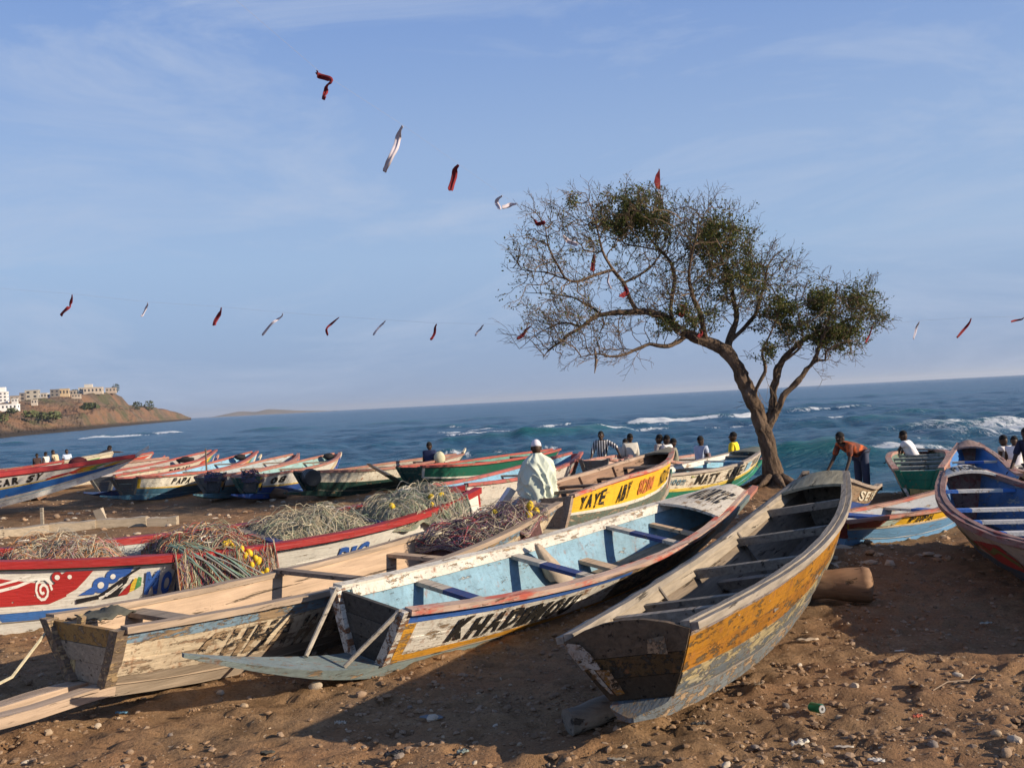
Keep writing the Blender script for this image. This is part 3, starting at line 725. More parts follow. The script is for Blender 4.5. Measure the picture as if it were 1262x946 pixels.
def hull_text(root, s, u0, u1, v0, v1, mat, side=-1, slant=.0, bold=.03, off=.016):
    P = BP[root['_k']]; n = len(s); q = MB(); rs_ = random.Random(s)
    wd = [.45 if c in 'I1.-' else .5 if c == ' ' else 1.25 if c in 'MW' else 1.0 for c in s]; tot = sum(wd); x = 0
    for c, w_ in zip(s, wd):
        a = u0 + (u1 - u0) * (x + .08 * w_) / tot; b_ = u0 + (u1 - u0) * (x + .90 * w_) / tot; x += w_
        if c == ' ': continue
        vs, fs = text_mesh(c, bold); dv = rs_.uniform(-.025, .025); k = slant * (b_ - a) * rs_.uniform(.7, 1.3); sd_ = rs_.uniform(0, 50)
        vs = [(p[0] + .055 * mnoise.noise(Vector((p[0] * 2.2, p[1] * 2.2, sd_))) + .02 * mnoise.noise(Vector((p[0] * 8, p[1] * 8, sd_))), p[1] + .055 * mnoise.noise(Vector((p[0] * 2.2, p[1] * 2.2, sd_ + 9))) + .015 * mnoise.noise(Vector((p[0] * 8, p[1] * 8, sd_ + 9)))) for p in vs]
        def pt(p):
            u = a + (b_ - a) * p[0] + k * (p[1] - .5); v = v0 + dv + (v1 - v0) * p[1]
            if side > 0: u = u1 + u0 - u
            return hull(P, u / P['L'], v, side, off)
        q.add([pt(p) for p in vs], [f if side < 0 else f for f in fs])
    return q.build('lettering', mat, on_plank(root, side, (u0 + u1) / 2, (v0 + v1) / 2), False)
def deck_text(root, s, td, te, mat, half, z_off, rot=False):
    """letters lying on the foredeck, read from the stern"""
    P = BP[root['_k']]; vs_all = MB(); n = len(s)
    for i, c in enumerate(s):
        vs, fs = text_mesh(c, .03); y1 = half - 2 * half * i / n; y0 = half - 2 * half * (i + .85) / n
        pts = []
        for p in vs:
            yy = y1 + (y0 - y1) * p[0]; tt = td + (te - td) * p[1]; g_ = hull(P, tt, 1, 1); f = yy / max(.05, g_.y)
            pts.append(Vector((g_.x, yy, g_.z + z_off(f))))
        vs_all.add(pts, fs)
    vs_all.build('lettering', mat, [c for c in root.children if c.name.startswith('foredeck')][0], False)
def bow_art(root, u0, u1, cols, v0=.45, v1=.9, side=-1):
    """flame-like coloured bands painted towards the bow"""
    n = len(cols)
    for i, c in enumerate(cols):
        a = u0 + (u1 - u0) * i / n; b_ = a + (u1 - u0) / n * 1.05; d = (u1 - u0) / n * .7
        decal(root, side, [[(a, v0), (b_, v0), (b_ + d, v1), (a + d, v1)], [(a + d, v1), (a + d * .4, v1 - .06), (a - d * .8, v0 + .10), (a, v0)]], paint(c, .35, .1, .3, cut=True), 'painted_band', .010 + .0015 * i)

p_blk = paint(BLK, .35, .0, .1, cut=True)
g_grey = wood(GWD); w_beige = wood(BWD, .6); w_dark = wood(DWD, .5); w_grey = wood((.25, .22, .18), .45)

# --- the grey-beaked boat
P = BP['kha']
b_kha = boat('kha', 'white boat with bold black lettering, blue stripe, orange edge and long grey stern beak',
    [(0, .15, paint(ORG, .35, .3)), (.15, .49, paint(WHT, .44, 1.0, .6), 0, .47), (.49, .80, paint(WHT, .36, .85, .5), 0, .47), (.15, .49, paint((.30, .21, .11), .75, .5, .9, wood=(.07, .055, .045)), .47, 1), (.49, .80, paint((.30, .21, .11), .75, .5, .9, wood=(.07, .055, .045)), .47, 1), (.80, 1, paint(BLU, .25, .1), 0, .5), (.80, 1, paint((.16, .11, .09), .7, .3, .8), .5, 1)],
    (wood((.48, .35, .28), .6, tint=(.40, .10, .07)), paint((.60, .56, .48), .4, .5, .5)), paint((.21, .36, .46), .24, .3, .8, wood=(.36, .37, .35)), inwale=paint((.60, .57, .50), .4, .6, .5), ribs=0,
    thwarts=[(.17, .80, ((.28, wood((.45, .40, .34))), (.34, paint((.03, .05, .16), .2)), (.38, wood((.45, .40, .34))))),
             (.42, .82, ((.25, wood((.50, .46, .40))), (.40, paint((.03, .05, .16), .2)), (.35, wood((.50, .46, .40))))),
             (.70, .84, ((.25, wood((.50, .46, .40))), (.42, paint((.03, .05, .16), .2)), (.33, wood((.50, .46, .40))))),
             (.60, .30, ((1, w_beige),), .10), (.82, .55, ((1, w_beige),), .06)],
    deck=(.84, paint((.60, .55, .46), .45, .3), .045), transom=[wood((.075, .072, .066), .5), wood((.10, .092, .082), .5), wood((.075, .068, .06), .5)], posts=paint(WHT, .62, 1.0, .7, wood=(.26, .13, .07)),
    keel=(paint((.20, .25, .25), .34, .4, .6), .12), st_beak=(1.95, .50, .21, None), bw_beak=(1.3, .42, .12, paint(PNK, .3)), floor=wood((.30, .25, .19)))
hull_text(b_kha, 'KHADIMOU', .62, 2.5, .24, .74, p_blk, slant=.30, bold=.055)
hull_text(b_kha, 'ITIEERNO', 3.5, 5.2, .30, .72, paint((.015, .012, .01), .9, 0, .1, cut=True), slant=.3)
decal(b_kha, -1, [[(.004, .0), (.10, .0), (.13, .80), (.004, .80)]], paint(ORG, .5, .6, .5), 'painted_border', .0125)
deck_text(b_kha, 'MADICKE', .89, .96, p_blk, .24, lambda f: .04 + .006 + .045 * (1 - f * f) + .006)
# struts from the transom corners down to the beak
for sy in (1, -1):
    q = MB(); a_ = hull(P, 0, 1.0, sy); q.tube([a_ + Vector((-.05, -sy * .05, .02)), Vector((-.45, -.15, .145)) if sy < 0 else Vector((-.62, .14, .19))], [.022, .020], 8)
    q.build('strut', wood((.42, .37, .30)), b_kha)
# sack hung under the thwart
q = MB(); c0 = hull(P, .455, .55, 1, -.10); secs = []
for k in range(9):
    s = k / 8; rr_ = .03 + .17 * s ** .8
    secs.append([c0 + Vector((.30 * s + rr_ * .9 * math.cos(a_), -.16 * s + rr_ * math.sin(a_) * .8, .22 - .42 * s + .012 * math.sin(a_ * 7 + k))) for a_ in [6.283 * j / 16 for j in range(16)]])
q.loft(secs); o = q.build('cloth_sack', plain((.36, .29, .22), .9, .2, 12, .5)); o.matrix_world = b_kha.matrix_basis.copy()
tag(o, 'tan cloth sack slumped inside the sky-blue boat under its thwart', 'sack')

# --- the bare-wood boat
P = BP['chh']
b_chh = boat('chh', 'weathered boat with bare beige interior, pale blue stripe and twin stern prongs',
    [(0, .16, wood((.40, .32, .24), .5)), (.16, .46, paint((.60, .49, .35), .52, 1.0, .7, wood=(.33, .23, .15))), (.46, .77, paint((.62, .51, .36), .42, .95, .6, wood=(.33, .22, .14))), (.77, 1, paint((.20, .30, .39), .7, .5, .7))],
    wood((.42, .32, .235), .5), wood((.50, .36, .245), .65), ribs=0,
    thwarts=[(.12, .86, ((1, wood((.32, .26, .20))),), .09), (.40, 1.06, ((1, wood((.27, .21, .165))),), .06), (.66, .8, ((1, w_beige),))],
    transom=[wood((.42, .34, .25), .5), wood((.44, .36, .26), .45), paint((.38, .22, .07), .5, .5, .6)], posts=paint((.42, .30, .17), .8, .7, .7, wood=(.20, .15, .11)),
    keel=(wood((.40, .32, .24), .5), .10), prongs=(1.7, .02, .085, wood((.52, .39, .285), .5), (.135, -.13)), floor=wood((.45, .34, .24)))
hull_text(b_chh, 'CHHAWIR', .72, 2.5, .22, .74, paint((.02, .02, .022), .85, .1, .1, cut=True), slant=.45, bold=.06)
q = MB(); q.box(hull(P, .015, .6, 1) + Vector((-.09, -.24, 0)), (.02, .03, .26), Matrix.Rotation(.28, 3, 'X')); q.build('transom_brace', paint((.60, .45, .22), .6, .4), b_chh)
# dark cloth left on the stern
q = MB(); secs = []
for i in range(13):
    x = .10 + .34 * i / 12; row = []
    for j in range(9):
        y = .02 + .34 * j / 8; row.append(Vector((x, y, -.0 + .655 + .015 * math.sin(i * 1.3 + j) + .05 * math.exp(-((x - .33) ** 2 + (y - .16) ** 2) / .008) - .10 * max(0, .16 - x))))
    secs.append(row)
q.loft(secs, closed=False); o = q.build('cloth_rag', plain((.085, .085, .07), .95, .3, 10, .5)); o.matrix_world = b_chh.matrix_basis.copy(); o.modifiers.new('thickness', 'SOLIDIFY').thickness = .012
tag(o, 'grey-green rag crumpled over the stern of the bare wooden boat', 'rag')

# --- the red-gunwaled boat with scrolls
P = BP['mor']
redg = paint((.31, .022, .022), .16, .1, .4, rough=.45)
b_mor = boat('mor', 'white boat with glossy red gunwales, scroll painting and blue stripe, heaped with nets',
    [(0, .17, paint((.05, .16, .45), .2, .1)), (.17, .55, paint((.70, .68, .62), .2, .2, .4)), (.55, .93, paint((.72, .70, .64), .16, .2, .35)), (.93, 1, paint((.12, .30, .20), .3))],
    redg, paint((.36, .38, .35), .3, .3), thwarts=[(.18, .95, ((.3, paint((.04, .07, .20), .3)), (.7, wood((.30, .24, .19))))), (.47, 1.02, ((.35, paint((.035, .05, .15), .3)), (.65, wood((.34, .27, .21))))), (.72, .98, ((.5, paint((.05, .09, .28), .2)), (.5, w_beige)))],
    transom=paint((.5, .48, .42), .4), keel=(paint((.52, .51, .47), .2, .2, .3), .17), bw_beak=(1.25, .62, .10, None), ow=.075, iw=.05, gth=.075, floor=w_grey)
MS = .68
def mo(polys): return [[(u * MS, v) for u, v in g_] for g_ in polys]
def mdisc(u, v, r): return [[(u + r / MS * math.cos(6.283 * i / 14), v + r / vs_ * math.sin(6.283 * i / 14)) for i in range(14)]]
vs_ = .52
RD = paint((.42, .03, .03), .1, .05, .2, cut=True); BD = paint((.04, .12, .42), .1, .05, .2, cut=True); WD_ = paint((.78, .76, .70), .05, .05, .1); BKD = paint((.02, .02, .025), .2, 0, .1, cut=True)
decal(b_mor, -1, mo([[(.0, .30), (.75, .30), (1.0, .42), (1.0, .62), (.0, .82)], [(.95, .42), (1.15, .55), (1.28, .72), (1.40, .90), (1.00, .90), (.88, .80), (.82, .66)]]), RD, 'painted_scroll')
sp = [(.66 + .13 * (1 - k / 22) * math.cos(k * .62), .56 + .26 * (1 - k / 22) * math.sin(k * .62)) for k in range(20)]
decal(b_mor, -1, mo(stroke([(0, .58), (.3, .66), (.55, .78), (.72, .80), (.79, .68)], .028, vs=vs_) + stroke(sp, .03, vs=vs_) + stroke([(0, .68), (.3, .77), (.5, .86)], .02, vs=vs_)), WD_, 'painted_scroll', .0145)
decal(b_mor, -1, mo(mdisc(.87, .80, .055) + mdisc(1.05, .80, .045)), RD, 'painted_scroll', .013)
decal(b_mor, -1, mo(mdisc(.87, .80, .026) + mdisc(1.05, .80, .022)), WD_, 'painted_scroll', .016)
decal(b_mor, -1, mo([[(1.18, .42), (1.42, .42), (1.52, .62), (1.40, .58)], [(1.62, .62), (1.95, .78), (2.02, .93), (1.72, .91), (1.58, .74)]] + mdisc(1.52, .60, .085) + mdisc(1.70, .76, .075)), BD, 'painted_scroll')
decal(b_mor, -1, mo(mdisc(1.52, .60, .035) + mdisc(1.70, .76, .028)), WD_, 'painted_scroll', .016)
decal(b_mor, -1, mo(stroke([(1.15, .30), (1.5, .36), (1.75, .58), (2.0, .82), (2.12, .90)], .05, .02, vs_) + [[(1.55, .30), (1.80, .34), (1.88, .52), (1.72, .46)], [(1.78, .46), (1.92, .60), (1.96, .74), (1.82, .62)]]), BKD, 'painted_scroll', .013)
decal(b_mor, -1, mo(stroke([(1.5, .34), (1.68, .42), (1.86, .60)], .02, .012, vs_) + mdisc(1.62, .40, .02)), WD_, 'painted_scroll', .0175)
decal(b_mor, -1, mo([[(1.80, .34), (1.95, .36), (2.08, .56), (1.98, .58)]]), RD, 'painted_scroll', .013)
decal(b_mor, -1, mo([[(1.98, .40), (2.10, .46), (2.14, .66), (2.05, .70), (2.0, .58)]]), paint((.75, .52, .06), .2, .1, .2, cut=True), 'painted_scroll', .0145)
decal(b_mor, -1, mo([[(2.06, .44), (2.16, .52), (2.16, .70), (2.10, .72)]]), paint((.10, .32, .12), .2, .1, .2, cut=True), 'painted_scroll', .016)
hull_text(b_mor, 'MOR', 1.50, 1.98, .30, .80, BD, bold=.05)
hull_text(b_mor, 'DIC', 4.0, 4.5, .30, .75, BD, slant=.2, bold=.05)
decal(b_mor, -1, stroke([(3.70 + .07 * math.cos(k * .5), .38 + .07 * math.sin(k * .5) / vs_) for k in range(14)], .014, vs=vs_) + disc(3.70, .38, .03, vs_), BKD, 'painted_scroll', .013)
# white upright beak board at the bow
q = MB(); p0 = hull(P, 1, .1, -1)
q.loft([[Vector((p0.x + .05 + .75 * s, -.05, p0.z - .10 + .80 * s)), Vector((p0.x + .05 + .75 * s, .05, p0.z - .10 + .80 * s)), Vector((p0.x + .19 + .70 * s, .05, p0.z - .16 + .80 * s)), Vector((p0.x + .19 + .70 * s, -.05, p0.z - .16 + .80 * s))] for s in (0, .4, .78)])
q.build('stem_board', paint((.78, .76, .72), .15, .1), b_mor)

# --- the amber boat
P = BP['yel']
amb = paint((.42, .185, .012), .42, .6, 1.0, wood=(.15, .095, .04))
amb2 = paint((.36, .15, .012), .52, .7, 1.0, wood=(.13, .085, .04))
b_yel = boat('yel', 'big amber boat with grey split gunwales and dark bare interior beside the short log',
    [(0, .16, paint((.12, .145, .165), .62, .4, .9, wood=(.36, .32, .22))), (.16, .33, paint((.14, .15, .15), .75, .5, .9, wood=(.38, .31, .17))), (.33, .60, amb2), (.60, .88, amb), (.88, 1, paint((.23, .20, .20), .5, .3, .5))],
    wood((.36, .31, .25), .42), wood((.225, .175, .125), .45), inwale=wood((.40, .33, .24), .5), ribs=2, split_gun=True, ow=.05, iw=.06, gth=.035,
    thwarts=[(.12, .93, ((1, wood((.34, .29, .235))),), .05), (.22, .86, ((1, w_grey),), .05), (.26, .62, ((1, wood((.20, .17, .14))),), .09), (.44, .88, ((1, w_grey),), .06), (.50, .5, ((1, wood((.22, .19, .155))),), .10), (.66, .86, ((1, w_grey),), .07), (.83, .92, ((1, wood((.33, .28, .22))),), .06)],
    deck=(.90, wood((.33, .30, .21), .45), .05), transom=[wood((.065, .045, .026), .5), paint((.10, .058, .02), .6, .6, .9, wood=(.04, .035, .026)), wood((.14, .10, .065), .42)],
    keel=(paint((.16, .18, .19), .6, .3, .8), .12), st_beak=(.26, -.05, .20, None), arch=.10, th_t=.065, floor=wood((.20, .17, .14)))
def tr_pt(y, v, off=.05): a = hull(P, 0, v, 1); return Vector((a.x - off, a.y * y, a.z))
def tr_patch(pl, mat, off):
    q = MB()
    for tri in tessellate_polygon([[Vector((y, v, 0)) for y, v in pl]]): q.add([tr_pt(pl[i][0], pl[i][1], off) for i in tri], [(0, 1, 2)])
    q.build('painted_patch', mat, b_yel, False)
tr_patch([(.60, .54), (.66, .50), (.80, .55), (.97, .53), (.99, .93), (.90, .99), (.72, .95), (.64, .78)], paint((.40, .37, .32), .55, .5, .8, cut=True), .050)
tr_patch([(.66, .10), (.74, .12), (.82, .34), (.85, .53), (.75, .54), (.70, .30)], paint((.38, .35, .29), .7, .6, .9, cut=True), .0515)
tr_patch([(.36, .10), (.60, .08), (.68, .30), (.72, .52), (.46, .50), (.40, .28)], paint((.30, .14, .02), .75, .6, .9, cut=True), .0505)
tr_patch([(-.70, .66), (-.34, .70), (-.36, .93), (-.62, .95)], paint((.20, .175, .13), .7, .5, .9, cut=True), .051)

# --- yellow striped boat under the robed man
b_yry = boat('yry', 'brown-lined boat with a lettered bright yellow band, a robed man on its stern',
    [(0, .40, paint((.13, .17, .14), .5, .4, .6, wood=(.36, .28, .20))), (.40, .47, paint(WHT, .3, .2)), (.47, .95, paint(YLW, .14, .2, .3)), (.95, 1, paint(RED, .3))],
    (wood((.44, .30, .23), .6, tint=(.42, .08, .06)), wood((.46, .34, .26), .6)), wood((.30, .19, .13), .55), ribs=3, nst=26,
    thwarts=[(.06, 1.02, ((1, wood((.24, .18, .14))),), .12), (.32, .86, ((1, wood((.20, .14, .10))),), .12), (.38, .64, ((1, wood((.16, .115, .085))),), .10), (.62, .80, ((1, w_dark),), .08), (.80, .86, ((1, w_beige),), .06)],
    deck=(.90, wood((.25, .22, .16)), .02), transom=wood((.40, .30, .22), .55), posts=wood((.42, .32, .25)), keel=(wood((.36, .31, .25), .5), .13), bw_beak=(.5, .35, .06, paint((.10, .22, .17), .3)), st_beak=(.8, .12, .16, None))
hull_text(b_yry, 'YAYE', .22, 1.02, .54, .88, p_blk, slant=.25)
hull_text(b_yry, 'ABY', 1.45, 1.95, .54, .88, p_blk, slant=.25)
hull_text(b_yry, '8-2-M', 2.3, 3.1, .56, .86, paint((.50, .16, .05), .3, 0, .1, cut=True), slant=.1)
hull_text(b_yry, 'NDOYE', 3.5, 4.4, .56, .86, p_blk, slant=.25)

b_mat = boat('mat', 'white lettered boat with yellow and green lower stripes beside the leaning tree',
    [(0, .30, paint(GRN, .3, .2)), (.30, .42, paint((.66, .50, .10), .3, .2)), (.42, 1, paint((.68, .63, .52), .42, .45, .4))],
    wood((.42, .36, .31), .6), paint((.20, .42, .56), .25, .2), nst=24, inwale=paint(WHT, .3),
    thwarts=[(.30, .85, ((1, paint((.20, .22, .07), .4)),), .35), (.55, .85, ((1, w_dark),), .25), (.75, .92, ((.5, paint(SKY, .2)), (.5, paint(WHT, .3))), .06), (.88, .9, ((1, w_grey),), .05)],
    deck=(.90, wood((.20, .21, .17)), .03), transom=paint(WHT, .4, .4), keel=(paint(GRN, .35), .12), bw_beak=(.9, .30, .08, paint(PNK, .3)))
hull_text(b_mat, 'MATY', 1.45, 2.45, .52, .90, p_blk, slant=.1); hull_text(b_mat, 'KANE', 2.85, 3.75, .52, .92, p_blk, slant=.1); hull_text(b_mat, 'SARR', 4.45, 5.15, .55, .95, p_blk, slant=.1)
decal(b_mat, -1, band_poly(3.95, 4.3, .55, .9, 3), paint(SKY, .4, cut=True)); hull_text(b_mat, 'gjoom', .35, 1.1, .58, .82, paint((.10, .22, .30), .5, cut=True), slant=.3, bold=.02)

b_pad = boat('pad', 'blue-lined boat with maroon gunwales, white thwarts with blue ends and lettered white foredeck',
    [(0, .30, paint((.07, .14, .24), .3, .3, .6)), (.30, .92, paint((.50, .45, .38), .35, .3, .6)), (.92, 1, paint(MAR, .4, .2))],
    wood((.30, .19, .165), .55, tint=(.22, .06, .05)), paint((.09, .19, .38), .45, .2, .7, wood=(.34, .36, .36)), ow=.06, iw=.06, gth=.05, split_gun=True, ribs=4,
    thwarts=[(t_, v_, ((.18, paint((.06, .20, .55), .15)), (.64, paint((.60, .58, .55), .25, .15)), (.18, paint((.05, .16, .50), .15))), w_) for t_, v_, w_ in ((.90, .86, .06), (.72, .88, .07), (.66, .74, .06), (.50, .84, .07), (.34, .86, .07), (.18, .9, .07))],
    deck=(.945, paint((.62, .60, .55), .2, .15), .075), transom=paint((.05, .14, .38), .3), keel=(paint((.06, .13, .24), .4), .11), floor=paint((.035, .05, .07), .5))
for sd_ in (1,):
    decal(b_pad, sd_, [[(2.2, .35), (3.2, .30), (3.9, .55), (3.3, .72), (2.6, .85), (2.3, .6)], [(1.2, .4), (2.0, .5), (1.9, .85), (1.3, .7)]], paint((.42, .04, .04), .3, .2, .4, cut=True), 'painted_scroll')
    decal(b_pad, sd_, stroke([(2.3, .5), (2.8, .7), (3.2, .5), (3.6, .6)], .07, .03, .5) + stroke([(3.9, .40), (4.6, .62), (5.2, .82)], .09, .03, .5), paint((.16, .17, .05), .3, .1, .3, cut=True), 'painted_scroll', .016)
deck_text(b_pad, 'PADIM', .952, .99, p_blk, .22, lambda f: .05 + .006 + .075 * (1 - f * f) + .006)

b_pan = boat('papan', 'low boat with a lettered yellow band over a light blue bottom',
    [(0, .52, paint((.16, .36, .62), .18, .1, .3)), (.52, .60, paint(CRM, .4, .2)), (.60, 1, paint(YLW, .25, .25, .4))], wood((.40, .24, .19), .6, tint=(.36, .10, .07)), paint((.30, .32, .34), .3),
    thwarts=[(.2, .9, ((1, paint(BLU, .25)),), .14), (.5, .85, ((.5, paint(BLU, .2)), (.5, paint(WHT, .3))), .1)], transom=paint((.22, .05, .05), .4), keel=(paint((.16, .36, .62), .2), .10), nst=22, bw_beak=(.5, .25, .08, None))
decal(b_pan, -1, band_poly(.02, .75, .62, .97, 6), paint((.30, .06, .04), .4, .2, .4, cut=True), 'painted_band', .011)
decal(b_pan, -1, [[(.55, .64), (.85, .64), (.98, .96), (.70, .96)]], paint((.45, .55, .50), .4, .1, .3, cut=True), 'painted_band', .013)
hull_text(b_pan, 'PAPA', 1.15, 1.75, .66, .93, p_blk, slant=.15); hull_text(b_pan, 'NDIAYE', 2.15, 3.0, .66, .93, p_blk, slant=.15)

b_gtr = boat('greentr', 'narrow boat with bright green transom and pale grey thwarts, stern towards the log',
    [(0, .35, paint(DKG, .3)), (.35, 1, paint((.58, .47, .33), .45, .4, .5))], wood((.42, .28, .23), .6, tint=(.40, .16, .12)), paint((.12, .20, .16), .4), gth=.05, ow=.05,
    thwarts=[(t_, .86, ((1, wood((.33, .34, .31))),), .09) for t_ in (.07, .22, .40, .60, .80)], deck=(.90, wood((.36, .30, .26)), .02),
    transom=[paint((.02, .19, .12), .25, .2, .4)] * 3, posts=paint((.02, .17, .11), .4, .2), keel=(wood((.20, .15, .10)), .12), nst=22)
decal(b_gtr, -1, [[(.05, .4), (.9, .4), (1.2, .95), (.05, .95)]], paint((.72, .36, .10), .35, .2, .3, cut=True), 'painted_band'); decal(b_gtr, -1, [[(.05, .4), (.35, .4), (.30, .8), (.05, .9)]], paint((.78, .70, .45), .3, .2, .3, cut=True), 'painted_band', .014)
P = BP['greentr']
q = MB(); q.box((-.10, 0, P['ks'] + .10), (.05, .16, .07), jit=.02); q.build('transom_block', paint((.55, .42, .16), .5, .4), b_gtr, False)
q = MB(); q.box(hull(P, 0, .35, 1) + Vector((-.06, -.05, -.05)), (.02, .025, .26), Matrix.Rotation(-.45, 3, 'X')); q.build('transom_brace', paint(WHT, .5, .4), b_gtr, False)
for yy in (-.07, .07):
    q = MB(); q.ball((-.05, yy, P['ks'] + .33), (.012, .03, .03)); q.build('drain_plug', paint((.05, .03, .02), .2), b_gtr)

b_ub = boat('ublue', 'bright blue lined boat with pinkish wooden gunwales behind the lettered foredeck',
    [(0, .4, paint(BLU, .3)), (.4, 1, paint(WHT, .4, .3))], wood((.42, .29, .24), .6, tint=(.36, .14, .11)), paint((.05, .20, .48), .15, .1), inwale=paint((.05, .18, .45), .2), gth=.05, ow=.05,
    thwarts=[(.16, .80, ((1, paint((.16, .36, .48), .2)),), .16), (.5, .62, ((1, paint((.05, .15, .34), .2)),), .3), (.72, .92, ((.3, paint(CRM, .3)), (.4, paint(BLU, .2)), (.3, paint(CRM, .3))), .05)],
    deck=(.90, wood((.36, .25, .21)), .05), transom=paint((.08, .25, .5), .2), keel=(paint(BLU, .4), .1), nst=22)
b_edge = boat('edge', 'white and blue boat with pink gunwale beside the people in white',
    [(0, .5, paint(BLU, .3)), (.5, 1, paint(WHT, .3, .2))], wood((.50, .33, .26), .6), paint(WHT, .2), thwarts=[(t_, .8, ((.3, paint(BLU, .2)), (.7, paint(WHT, .2))), .06) for t_ in (.3, .5, .7)], transom=paint(WHT, .3), keel=(paint(MAR, .3), .1), nst=20)
b_sey = boat('seye', 'brown and blue dinghy with the orange shirted man bending over it',
    [(0, .50, paint((.035, .08, .25), .2, .2, .4)), (.50, 1, paint((.34, .24, .15), .55, .4, .6))], wood((.36, .29, .23), .55), wood((.30, .26, .21)), thwarts=[(.4, .8, ((1, w_grey),)), (.7, .85, ((1, w_grey),))],
    transom=w_dark, keel=(paint((.03, .06, .18), .3), .1), nst=20)
hull_text(b_sey, 'SEYE', 1.35, 2.45, .60, .90, paint((.68, .62, .48), .4, 0, .2, cut=True), side=1)

# --- boats of the long row to the west
W_ = paint((.60, .57, .51), .3, .4, .55)
ROW = 'boats in the row along the water'
b_car = boat('carsy', 'long white boat with red gunwale and broad royal blue band on log rollers',
    [(0, .12, paint((.72, .71, .66), .15, .15)), (.12, .47, paint((.03, .16, .50), .12, .1, .25)), (.47, .53, paint((.75, .50, .05), .15)), (.53, .93, paint((.78, .75, .68), .12, .1, .2)), (.93, 1, paint(RED, .15))],
    paint((.46, .05, .05), .15, .1, .2), paint(SKY, .3), thwarts=[(t_, .9, ((1, w_beige),)) for t_ in (.5, .65, .8)], transom=W_, keel=(paint((.70, .69, .64), .2), .14), bw_beak=(1.0, .55, .09, paint((.74, .73, .68), .1)), ow=.06, gth=.09, nst=34, group=ROW)
hull_text(b_car, 'CAR', 7.95, 8.52, .58, .88, p_blk, bold=.05); hull_text(b_car, 'SY', 8.66, 9.0, .60, .92, p_blk, slant=.3, bold=.05)
decal(b_car, -1, stroke([(9.2, .62), (9.5, .68), (9.8, .80)], .05, .02, .6) + stroke([(9.1, .56), (9.5, .62), (9.9, .66)], .05, .02, .6), RD, 'painted_scroll')
bow_art(b_car, 9.65, 10.5, [(.60, .08, .04), (.72, .35, .04), (.76, .55, .06), (.15, .38, .12), (.70, .66, .58), (.72, .42, .05)], .56, .90)
q = MB(); q.ball((9.95, .0, hull(BP['carsy'], .925, 1, 1).z + .04), (.24, .17, .16), jit=.04, seg=16, rings=10); o = q.build('tarpaulin_bundle', plain((.13, .03, .028), .9, .3, 5, .4)); o.matrix_world = b_car.matrix_basis.copy()
tag(o, 'dark red round bundle lying in the long boat with royal blue band', 'bundle')

def rowboat(key, label, cols, gun, inner, text=None, art=None, frame=None, beak=None, sbeak=None, transom=(.15, .155, .15)):  # default transom grey is hull paint with the stern's shade put into the colour
    b_ = boat(key, label, cols, paint(tuple(c * .9 for c in gun), .42, .25, .55), paint(tuple(c * .9 for c in inner), .35, .25, .5), thwarts=[(t_, .86, ((1, w_beige),), .06) for t_ in (.3, .55, .78)],
              transom=paint(transom, .3), posts=paint(transom, .4), keel=(cols[0][2], .14), bw_beak=(beak[0], beak[1], .08, paint(beak[2], .2)) if beak else None, st_beak=(sbeak[0], sbeak[1], .13, None) if sbeak else None, nst=20, gth=.05, group=ROW)
    if frame:
        fm = paint(frame, .2, .2); decal(b_, -1, [[(.01, .36), (.14, .36), (.14, .96), (.01, .96)]] + band_poly(.1, 3.4, .36, .42, 6), fm, 'painted_border', .0105)
    if text: hull_text(b_, text[0], text[1], text[2], .54, .88, p_blk, slant=.2, bold=.05)
    if art: bow_art(b_, art[0], art[1], art[2])
    return b_
rowboat('coll', 'white boat with red gunwale lying just behind the royal blue banded boat', [(0, .4, paint(BLU, .3)), (.4, 1, W_)], (.44, .07, .06), WHT, ('COLL', 5.2, 6.4), (6.8, 7.7, [(.60, .30, .08), (.5, .1, .05), (.72, .52, .08), (.12, .32, .12)]), beak=(.6, .3, (.5, .12, .08)))
rowboat('cream', 'cream boat with raised bow and a man leaning in its bow', [(0, .4, paint(CRM, .3)), (.4, 1, paint((.62, .55, .40), .2))], (.56, .48, .36), CRM, None, (5.8, 6.9, [(.60, .35, .08), (.66, .55, .2), (.15, .35, .14)]), beak=(.5, .3, (.66, .60, .48)))
rowboat('dred', 'boat with a light blue beak tipped red near the water behind the cream boat', [(0, .4, paint(SKY, .2)), (.4, 1, W_)], (.45, .10, .08), SKY, None, (5.2, 6.2, [(.12, .32, .14), (.5, .08, .05)]), beak=(.9, .5, (.50, .12, .10)))
rowboat('fpink', 'pale boat with faded pink gunwale nearest the water in the row', [(0, .5, W_), (.5, 1, paint((.60, .50, .44), .3))], (.52, .26, .20), WHT, None, None, beak=(.5, .3, (.66, .56, .42)))
rowboat('diran', 'red-gunwaled boat with cream side and flame painted bow in the row', [(0, .34, paint((.03, .06, .16), .2)), (.34, 1, paint((.66, .58, .46), .3, .3))], (.42, .11, .09), (.40, .36, .33), ('DIRAN', 3.2, 5.0), (6.0, 8.2, [(.55, .06, .05), (.60, .12, .05), (.74, .50, .05), (.12, .34, .14), (.05, .12, .35)]), (.70, .42, .04), (1.0, .45, (.60, .30, .22)), (1.3, .10))
rowboat('papa', 'boat with yellow framed white panel, pale blue inside and blue-green bottom', [(0, .34, paint((.05, .14, .22), .25)), (.34, 1, paint((.70, .66, .56), .2, .25))], (.44, .13, .10), SKY, ('PAPA', 1.5, 2.5), (5.6, 7.6, [(.60, .10, .06), (.62, .14, .06), (.72, .36, .06), (.10, .30, .14), (.22, .48, .66)]), (.72, .45, .04), (1.0, .5, (.70, .60, .42)), (1.4, .12))
